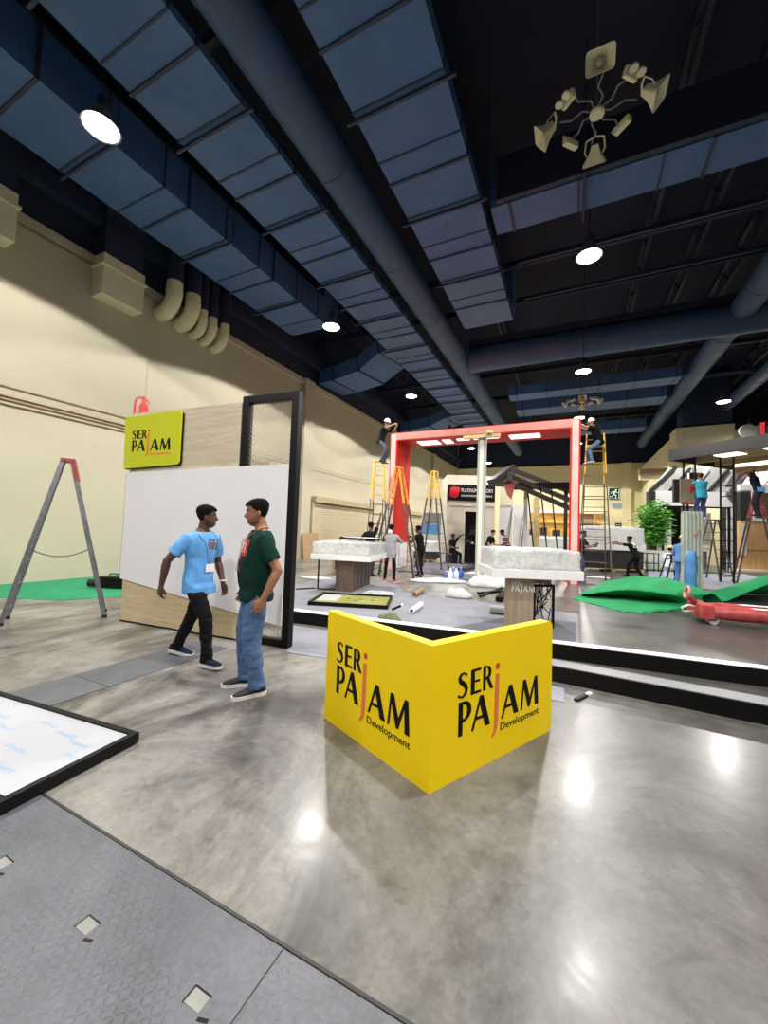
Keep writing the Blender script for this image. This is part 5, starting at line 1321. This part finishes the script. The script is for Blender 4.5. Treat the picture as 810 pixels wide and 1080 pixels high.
# green carpet heap
def heap():
    g = MB(); nu, nv = 110, 44
    front = [onz(604, 632), onz(630, 639), onz(655, 645), onz(678, 647), onz(705, 645), onz(735, 641.5)]
    rp = [(622, 622, .10), (640, 613, .36), (668, 608, .52), (700, 609, .54), (728, 617.5, .46), (750, 626, .34)]
    ridge = [onz(*p) for p in rp]
    def lerpl(l, u):
        x = u * (len(l) - 1); i = min(int(x), len(l) - 2); f = x - i; f = f * f * (3 - 2 * f); return l[i] * (1 - f) + l[i + 1] * f
    # height profile from the front edge (0) to the ridge (1): flat apron, steep fold, sloping top
    PR = [(0, 0), (.12, .10), (.3, .15), (.44, .16), (.52, .26), (.62, .60), (.70, .70), (.82, .82), (1, 1)]
    def pf(v):
        for a, b in zip(PR, PR[1:]):
            if v <= b[0]: f = (v - a[0]) / (b[0] - a[0]); f = f * f * (3 - 2 * f); return a[1] + (b[1] - a[1]) * f
        return 1
    def hz(v):
        for a, b in zip(HP, HP[1:]):
            if v <= b[0]: f = (v - a[0]) / (b[0] - a[0]); f = f * f * (3 - 2 * f); return a[1] + (b[1] - a[1]) * f
        return 1
    HP = [(0, 0), (.44, .60), (.52, .56), (.62, .36), (.70, .40), (1, 1)]
    rows = []
    for i in range(nu + 1):
        u = i / nu; row = []; A, B = lerpl(front, u), lerpl(ridge, u); h = B.z; B2 = V((B.x, B.y, 0))
        for j in range(nv + 1):
            v = j / nv * 1.18
            if v <= 1:
                w = v + .05 * math.sin(u * 7) * math.sin(v * PI) ; p = A.lerp(B2, hz(max(0, min(1, w)))); z = h * pf(max(0, min(1, w)))
            else:
                p = B2 + (B2 - A).normalized() * (v - 1) * 1.6; z = h * max(0, 1 - ((v - 1) / .18) ** 2)
            z += .035 * noise.noise(V((p.x * 2.4, p.y * 2.4, 1))) * min(1, v * 5) * (1 if v < 1 else 0)
            row.append(V((p.x, p.y, max(.006, z + .008 + .01 * math.sin(u * 55 + v * 3) * math.exp(-v * 12)))))
        rows.append(row)
    vs = [[g.bm.verts.new(p) for p in r] for r in rows]
    for i in range(nu):
        for j in range(nv): g.bm.faces.new((vs[i][j], vs[i + 1][j], vs[i + 1][j + 1], vs[i][j + 1]))
    g.bm.normal_update(); bmesh.ops.solidify(g.bm, geom=g.bm.faces[:], thickness=.012)
    return g
t = thing('crumpled_carpet', 'crumpled green carpet heaped on the concrete behind the red trolley', 'carpet', (1.3, 10.5, 0))
g = heap()
for v in g.bm.verts: v.co -= V((1.3, 10.5, 0))
g.build('carpet_heap', MT['green'], t, True)
# raised flap: a thick fold over a black sheet standing in for its shadow
def flap():
    g = MB(); n = 40; rows = []
    top = [ond(733, 626, 9.9), ond(752, 624, 10.2), ond(775, 617, 10.4), ond(800, 609.5, 10.6), ond(830, 600, 10.8)]
    low = [ond(735, 641, 9.6), ond(752, 636, 9.6), ond(768, 634, 9.5), ond(795, 622.5, 9.6), ond(830, 610, 9.8)]
    def L(l, u):
        x = u * (len(l) - 1); i = min(int(x), len(l) - 2); f = x - i; return l[i].lerp(l[i + 1], f)
    for i in range(n + 1):
        u = i / n; a, b = L(top, u), L(low, u); row = []
        for j in range(13):
            v = j / 12; p = a.lerp(b, v); p.z += .10 * math.sin(v * PI); row.append(p)
        back = a + V((.3, .9, 0)); back.z = .01
        for j in range(1, 7): p = a.lerp(back, j / 6); row.insert(0, p)
        rows.append(row)
    vs = [[g.bm.verts.new(p) for p in r] for r in rows]
    for i in range(n):
        for j in range(len(vs[0]) - 1): g.bm.faces.new((vs[i][j], vs[i + 1][j], vs[i + 1][j + 1], vs[i][j + 1]))
    g.bm.normal_update(); bmesh.ops.solidify(g.bm, geom=g.bm.faces[:], thickness=.015)
    return g
g = flap()
for v in g.bm.verts: v.co -= V((1.3, 10.5, 0))
g.build('carpet_fold', MT['green'], t, True)
g = MB(); q = [onz(733, 644), onz(765, 648), onz(835, 652), onz(835, 640), onz(790, 634), onz(745, 638)]
g.prism([(p.x - 1.3, p.y - 10.5) for p in q], .02); g.build('fold_shadow', MT['fold_shade'], t)  # shadow beneath the raised fold, laid on the floor as a flat black sheet
# red trolley
a, b = onz(744, 658), onz(815, 664.5); d = b - a; t = thing('pallet_trolley', 'worn red low trolley with a loop handle in front of the green carpet', 'trolley', a, math.atan2(d.y, d.x))
for y in (.0, .42):
    MB().tube([(.05, y + .05, .2), (.4, y + .05, .21), (1.6, y + .05, .2), (1.75, y + .05, .2)], [(.11, .1), (.125, .115), (.12, .115), (.05, .1)], 14, ref=(0, 0, 1)).build('fork_arm', MT['jackred'], t, angle=60)
    MB().box((.95, y + .05, .325), (.5, .13, .01)).build('worn_patch', MT['whitep'], t)
    MB().box((1.35, y + .05, .2), (.35, .25, .2), bevel=.02).build('grey_fork_tip', MT['grey'], t)
MB().box((.02, .26, .22), (.2, .66, .26), bevel=.04).build('pump_body', MT['jackred'], t)
for x, y in ((.12, .03), (.12, .5), (1.5, .05), (1.5, .47)):
    w = MB(); w.cyl((x, y - .035, .075), (x, y + .035, .075), .075, n=18); wo = w.build('wheel', MT['whitep'] if x > .3 else MT['lgrey'], t, angle=40)
    MB().box((x, y, .12), (.1, .1, .1)).build('wheel_fork', MT['lsteel'], t)
MB().tube([(-.04, .26, .3), (-.16, .2, .42), (-.2, .18, .5)], [.05, .045, .04], 12).build('pump_lever', MT['jackred'], t, True)
MB().tube([V((-.22 + .02 * math.sin(a_), .16 + .1 * math.cos(a_), .52 + .1 * math.sin(a_))) for a_ in [2 * PI * i / 20 for i in range(20)]] + [V((-.22, .26, .52))], .028, 10).build('loop_handle', mat('pinkish_worn_grip', '#b8837c', .5, var=.15), t, True)
MB().tube([(-.05, .2, .26), (-.22, .1, .3), (-.33, .08, .25), (-.3, .1, .18), (-.12, .18, .18)], .018, 8).build('white_hose_loop', MT['whitep'], t, True)
# ladders at the show house
stepladder('brown ladder carrying the blue-shirted worker at the canopy', at(752, 612, 14.9), math.radians(-62), 2.3, .6, .55, .3, 7, 'lsteel', 'lsteel', 1.0, .055)
stepladder('red-topped ladder carrying the dark-clothed man by the plank room', at(799, 612, 13.9), math.radians(-5), 3.3, .62, .6, .3, 9, 'lsteel', 'jackred', .72, .055)
stepladder('short black step stool beside the crouching workers in yellow hats', at(708, 614, 13.9), math.radians(20), .95, .3, .45, .3, 3, 'blackm', 'blackm', 1.0, .04, cat='step stool')
c = at(729, 633, 10.2); g = MB(); rings = []
for k in range(15):
    z = .003 + 1.2 * k / 14; rr = .13 * (1 + .07 * math.sin(k * 1.1)) * (1 if k < 13 else .75)
    rings.append([V((rr * math.cos(a) * (1 + .3 * noise.noise(V((math.cos(a) * 2, math.sin(a) * 2, z * 3)))), rr * .7 * math.sin(a), z)) for a in [2 * PI * i / 20 for i in range(20)]])
g.loft(rings); o = g.build('blue_tarp', MT['bluecloth'], None, True); o.location = c; tag(o, 'tall rolled blue tarp standing against the corrugated sheets', 'tarp')
rumple('white bags piled behind the black step stool', 704, 600, .5, .4, .5, 'wrapw', 32, 'white_bag', 'bag')
rumple('white sack with brown goods lying by the plant pot', 676, 598, .5, .3, .45, 'wrapw', 33, 'white_bag', 'bag')

# ------------------------------------------------------------------ the people
# man in the blue T-shirt, walking
r, inf = person('person', 'walking man in a light blue T-shirt, black trousers and white badge', (-3.66, 2.99, 0), math.radians(8), 1.755, lean=3, head=(42, 2), pelvis=(0, 0, -.045),
    hands={'R': (-.22, -.27, .84), 'L': (.10, .27, .82)}, elbows={'R': (-.6, -.8, 0), 'L': (-.7, .6, 0)}, feet={'L': (-.36, .10, .02, 14, 10), 'R': (.25, -.09, .01, -8, -4)},
    sk='#5c3c2c', top='#69a9e8', legs='#141416', shoe='#22283f', sole='#d8d4cc', fine=True, legw=1.0, beard='#432c21', hemx=.03, hem=-.15, twist=-6, curl=28)
lanyard(inf, r, '#8fa6c8', .13)
pt = lambda c, n, z0, z1, y0, y1: n.x > .3 and z0 < c.z < z1 and y0 < c.y < y1
patch(inf['shirt'], lambda c, n: pt(c, n, 1.21, 1.33, -.05, .11) and noise.noise(V((c.y * 60, c.z * 45, 3))) > -.12, .003, 'shirt_print', cloth('#5b5f78'), r)
patch(inf['shirt'], lambda c, n: pt(c, n, 1.215, 1.3, -.04, .1) and noise.noise(V((c.y * 50, c.z * 70, 9))) > .22, .005, 'shirt_print', cloth('#c0605a'), r)
w = inf['arm']['L'][1]; MB().tube([w + V((.036 * math.cos(a), .036 * math.sin(a), .03)) for a in [2 * PI * i / 16 for i in range(17)]], .008, 8).build('wristband', MT['whitep'], r, True)
# man in the dark green T-shirt
r, inf = person('person', 'standing man in a dark green T-shirt and blue jeans facing the walker', (-2.60, 2.75, 0), math.radians(-130), 1.755, lean=-2, head=(-6, 8),
    hands={'L': (-.03, .28, .87), 'R': (.05, -.26, .88)}, elbows={'L': (-1, .35, 0), 'R': (-1, -.4, 0)}, feet={'L': (-.03, .12, 0, 10), 'R': (.04, -.14, 0, -6)},
    sk='#9a6a50', top='#12322d', legs='#526c94', shoe='#37363a', sole='#e6e2dc', fine=True, belly=.055, broad=1.14, legw=1.22, beard='#7a5340', curl=30, hem=-.12)
lanyard(inf, r, '#8a5a44', .10, belly=.055)
patch(inf['shirt'], lambda c, n: pt(c, n, 1.22, 1.36, -.03, .13), .003, 'shirt_print', cloth('#c8423a'), r)
patch(inf['shirt'], lambda c, n: pt(c, n, 1.25, 1.35, .0, .10) and noise.noise(V((c.y * 45, c.z * 40, 2))) > -.05, .006, 'shirt_print', cloth('#e8c8c0'), r)
patch(inf['shirt'], lambda c, n: pt(c, n, 1.08, 1.22, -.04, .08) and noise.noise(V((c.y * 30, c.z * 25, 5))) > .0, .003, 'shirt_print', cloth('#7c2a26'), r)
# woman seen from behind
r, inf = person('person', 'woman in a grey top and black trousers seen from behind, arms raised in front', (-4.66, 10.15, 0), math.radians(98), 1.66, head=(0, 8),
    hands={'L': (.26, .14, 1.32), 'R': (.26, -.1, 1.30)}, elbows={'L': (-.2, 1, -1), 'R': (-.2, -1, -1)}, feet={'L': (0, .15, 0, 12), 'R': (-.02, -.14, 0, -14)},
    sk='#8a6452', top='#a6a5ab', legs='#17161a', shoe='#d4564c', sole='#ecebe8', sleeve=.95, hair='#15110f', cap='#15130f', legw=.8, hem=-.2, belly=.02)
g = MB(); g.box((.02, .25, .93), (.24, .1, .3), bevel=.04); g.build('shoulder_bag', MT['black'], r)
g = MB(); g.tube([(.02, .24, 1.07), (-.1, .19, 1.3), (-.06, .1, 1.41), (.05, .1, 1.42)], .012, 8); g.build('bag_strap', MT['black'], r, True)
g = MB(); g.sphere((-.1, 0, 1.43), .07, 2, (.5, 1, .9)); g.build('white_collar', MT['whitep'], r, True)
# others
def walker(label, loc, rz, **k):
    return person('person', label, loc, rz, **k)
pc = at(389, 607, 12.3)
walker('man in black reaching up beside the wrapped model table', pc, math.radians(80), H=1.72, hands={'L': (.15, .3, 1.0), 'R': (.12, -.3, 1.95)}, top='#1b1a1e', legs='#3a3c4e', shoe='#2a2a2a', elbows={'R': (0, -1, 0)})
pc = at(359, 600, 14.5)
walker('person sitting by the roller shutter behind the wrapped model table', pc, math.radians(-60), H=1.6, pelvis=(0, 0, -.42), feet={'L': (.42, .14, 0, 5), 'R': (.42, -.14, 0, -5)}, knees={'L': (.6, .1, 1), 'R': (.6, -.1, 1)}, hands={'L': (.35, .12, .62), 'R': (.35, -.12, .62)}, top='#5a3440', legs='#2b2b30', sk='#7c5240')
t = thing('wooden_crate', 'brown crate used as a seat by the roller shutter', 'crate', pc); MB().box((-.04, 0, .2), (.42, .42, .36), bevel=.01).build('crate_body', MT['brown'], t); MB().box((-.04, 0, .395), (.46, .46, .03)).build('crate_lid', MT['raw'], t)
# worker on the left ladder
wl = ond(403, 489, 13.4)
walker('helmeted man on a ladder leaning over the corner of the red portal', wl, math.radians(5), H=1.66, lean=18, pelvis=(-.08, 0, -.1), hands={'L': (.42, .16, 1.32), 'R': (.44, -.2, 1.28)}, feet={'L': (0, .12, 0, 5), 'R': (.02, -.12, .02, -5)}, elbows={'L': (-.4, 1, -.6), 'R': (-.4, -1, -.6)}, top='#1c1c20', legs='#4c5262', shoe='#38332f', helmet='#f2f2ee', head=(-20, 18), sk='#b08468')
wr = ond(624, 490, 13.0)
walker('white-helmeted man in jeans on the tallest ladder reaching to the portal post', wr, math.radians(185), H=1.72, lean=20, pelvis=(-.22, 0, -.14), hands={'L': (.42, .14, 1.38), 'R': (.46, -.14, 1.36)}, feet={'L': (.0, .1, .02, 5), 'R': (.06, -.1, .02, -5)}, elbows={'L': (0, .6, -1), 'R': (0, -.6, -1)}, top='#17171a', legs='#7287a3', shoe='#e8e4e0', helmet='#f4f4f2', head=(0, 12), sk='#a8785c', group=None)
# group by the dark doorway
r, inf = walker('man in black with a white badge standing before the dark doorway', at(497, 593, 17.9), math.radians(-70), H=1.74, top='#151417', legs='#131316', hands={'R': (.28, -.12, 1.05), 'L': (.26, .14, 1.0)}, lean=8, head=(10, 20), sk='#4a3226')
lanyard(inf, r, '#222226', .1)
walker('seated man in black with raised arm left of the dark doorway', at(477, 591, 18.3), math.radians(-30), H=1.7, pelvis=(0, 0, -.3), feet={'L': (.36, .14, 0, 5), 'R': (.3, -.14, 0, -5)}, hands={'L': (.3, .3, 1.35), 'R': (.35, -.15, .75)}, top='#17161a', legs='#1b1b20', sk='#6b4a38')
t = thing('storage_box', 'dark box used as a seat by the man with a raised arm', 'box', at(477, 591, 18.3), math.radians(-30)); MB().box((-.05, 0, .22), (.4, .45, .44), bevel=.02).build('box_body', MT['dark'], t); MB().box((-.05, 0, .46), (.44, .49, .04), bevel=.01).build('box_lid', MT['grey'], t)
rumple('green cloth chair cover between the two men by the doorway', 486, 586, .4, .3, .75, 'green', 41, 'green_cloth', 'cloth')
walker('man in black bending beside the grey mast', at(514, 592, 16.8), math.radians(-20), H=1.68, lean=20, top='#17171b', legs='#202026', hands={'R': (.4, -.15, .95), 'L': (.42, .15, .98)}, head=(0, 20), sk='#b08a70')
r, inf = walker('man in a maroon striped shirt bending over behind the wrapped model', at(536, 592, 16.6), math.radians(190), H=1.72, lean=22, top='#4a2636', legs='#2a2a33', hands={'R': (.42, -.15, .92), 'L': (.42, .15, .95)}, head=(10, 22), sk='#5a3a2c')
patch(inf['shirt'], lambda c, n: math.sin(c.z * 62) > .45, .003, 'shirt_stripes', cloth('#cbb4b8'), r)
walker('man in black at the A-frame ladder reaching for the orange-topped one', at(443, 606, 12.9), math.radians(175), H=1.68, lean=10, top='#1a1518', legs='#241a1c', hands={'L': (.4, .15, 1.2), 'R': (.42, -.15, 1.25)}, sk='#4e352a')
walker('man in a maroon top and jeans reaching out beyond the portal post', at(612.5, 611, 14.4), math.radians(-10), H=1.72, lean=6, top='#2c1a1e', legs='#4a5f90', shoe='#26262a', hands={'L': (.45, .12, 1.22), 'R': (.42, -.15, 1.15)}, sk='#7a4c38', hem=-.16)
r, inf = walker('man in a black shirt with a white back print steadying the tallest ladder', at(666, 608, 14.9), math.radians(150), H=1.68, lean=24, pelvis=(-.16, 0, -.06), feet={'L': (.1, .1, 0, 5), 'R': (-.32, -.1, 0, -5)}, hands={'L': (.72, .16, 1.28), 'R': (.7, -.16, 1.3)}, top='#131316', legs='#121215', shoe='#1a1a1c', sk='#6b4a38', head=(10, 0))
patch(inf['shirt'], lambda c, n: n.x < -.25 and 1.12 < c.z < 1.36 and abs(c.y) < .13 and noise.noise(V((c.y * 14, c.z * 14, 4))) > -.1, .004, 'back_print', cloth('#e6e6e8'), r)
walker('person in black standing by the wrapped pallets near the potted plant', at(674 - 2, 598, 20.0), math.radians(-110), H=1.65, top='#1a1a1e', legs='#3a3c48', sk='#7a5a48')
wb = ond(740, 548, 14.0)
walker('worker in a turquoise T-shirt and jeans on a ladder under the canopy', wb, math.radians(105), H=1.74, lean=6, pelvis=(0, 0, -.03), hands={'L': (.42, .25, 1.42), 'R': (.4, .0, 1.38)}, elbows={'L': (0, 1, -.6), 'R': (0, -1, -.6)}, feet={'L': (0, .1, 0, 5), 'R': (.02, -.1, 0, -5)}, top='#3fa6c4', legs='#3a4a74', shoe='#d0ccc6', hair='#4a3428', sk='#8e5e48')
wd = ond(800, 545, 13.4)
r, inf = walker('dark-clothed man with a blue waist bag on the red-topped ladder', wd, math.radians(165), H=1.72, lean=16, hands={'L': (.4, .1, 1.5), 'R': (.42, -.12, 1.46)}, feet={'L': (0, .1, 0, 5), 'R': (.03, -.1, .02, -5)}, top='#1c1e2c', legs='#23242c', shoe='#2c2a2a', sk='#8a6450', cap='#8a8a88')
MB().box((-.06, .21, .92), (.2, .1, .16), bevel=.03).build('waist_bag', MT['bluecloth'], r)
walker('worker in blue overalls and a yellow hard hat half hidden by the corrugated sheets', at(718, 622, 12.2), math.radians(60), H=1.66, lean=14, top='#5a86b8', legs='#5580b4', helmet='#d9bf5c', head=(0, 20), hands={'L': (.35, .2, .95), 'R': (.35, -.15, .9)}, sk='#7a5640', sleeve=.95)
walker('crouching worker in white with a yellow hard hat behind the black step stool', at(706, 606, 14.2), math.radians(70), H=1.66, lean=22, pelvis=(-.05, 0, -.36), feet={'L': (.15, .16, 0, 5), 'R': (.1, -.16, 0, -5)}, hands={'L': (.42, .2, .6), 'R': (.42, -.15, .6)}, top='#dfe6f0', legs='#c8d4ea', helmet='#e6cf6a', head=(0, 15), sk='#8a6450', sleeve=.95)

# ------------------------------------------------------------------ world and view
w = bpy.data.worlds.new('world'); SC.world = w; w.use_nodes = True
bg = w.node_tree.nodes['Background']; bg.inputs['Color'].default_value = (.75, .82, 1.0, 1); bg.inputs['Strength'].default_value = .08
SC.view_settings.view_transform = 'Standard'; SC.view_settings.look = 'None'; SC.view_settings.gamma = 1.0; SC.view_settings.use_curve_mapping = False
SC.view_settings.exposure = -.5
SC.cycles.max_bounces = 8; SC.cycles.transparent_max_bounces = 12; SC.cycles.sample_clamp_indirect = 6.0
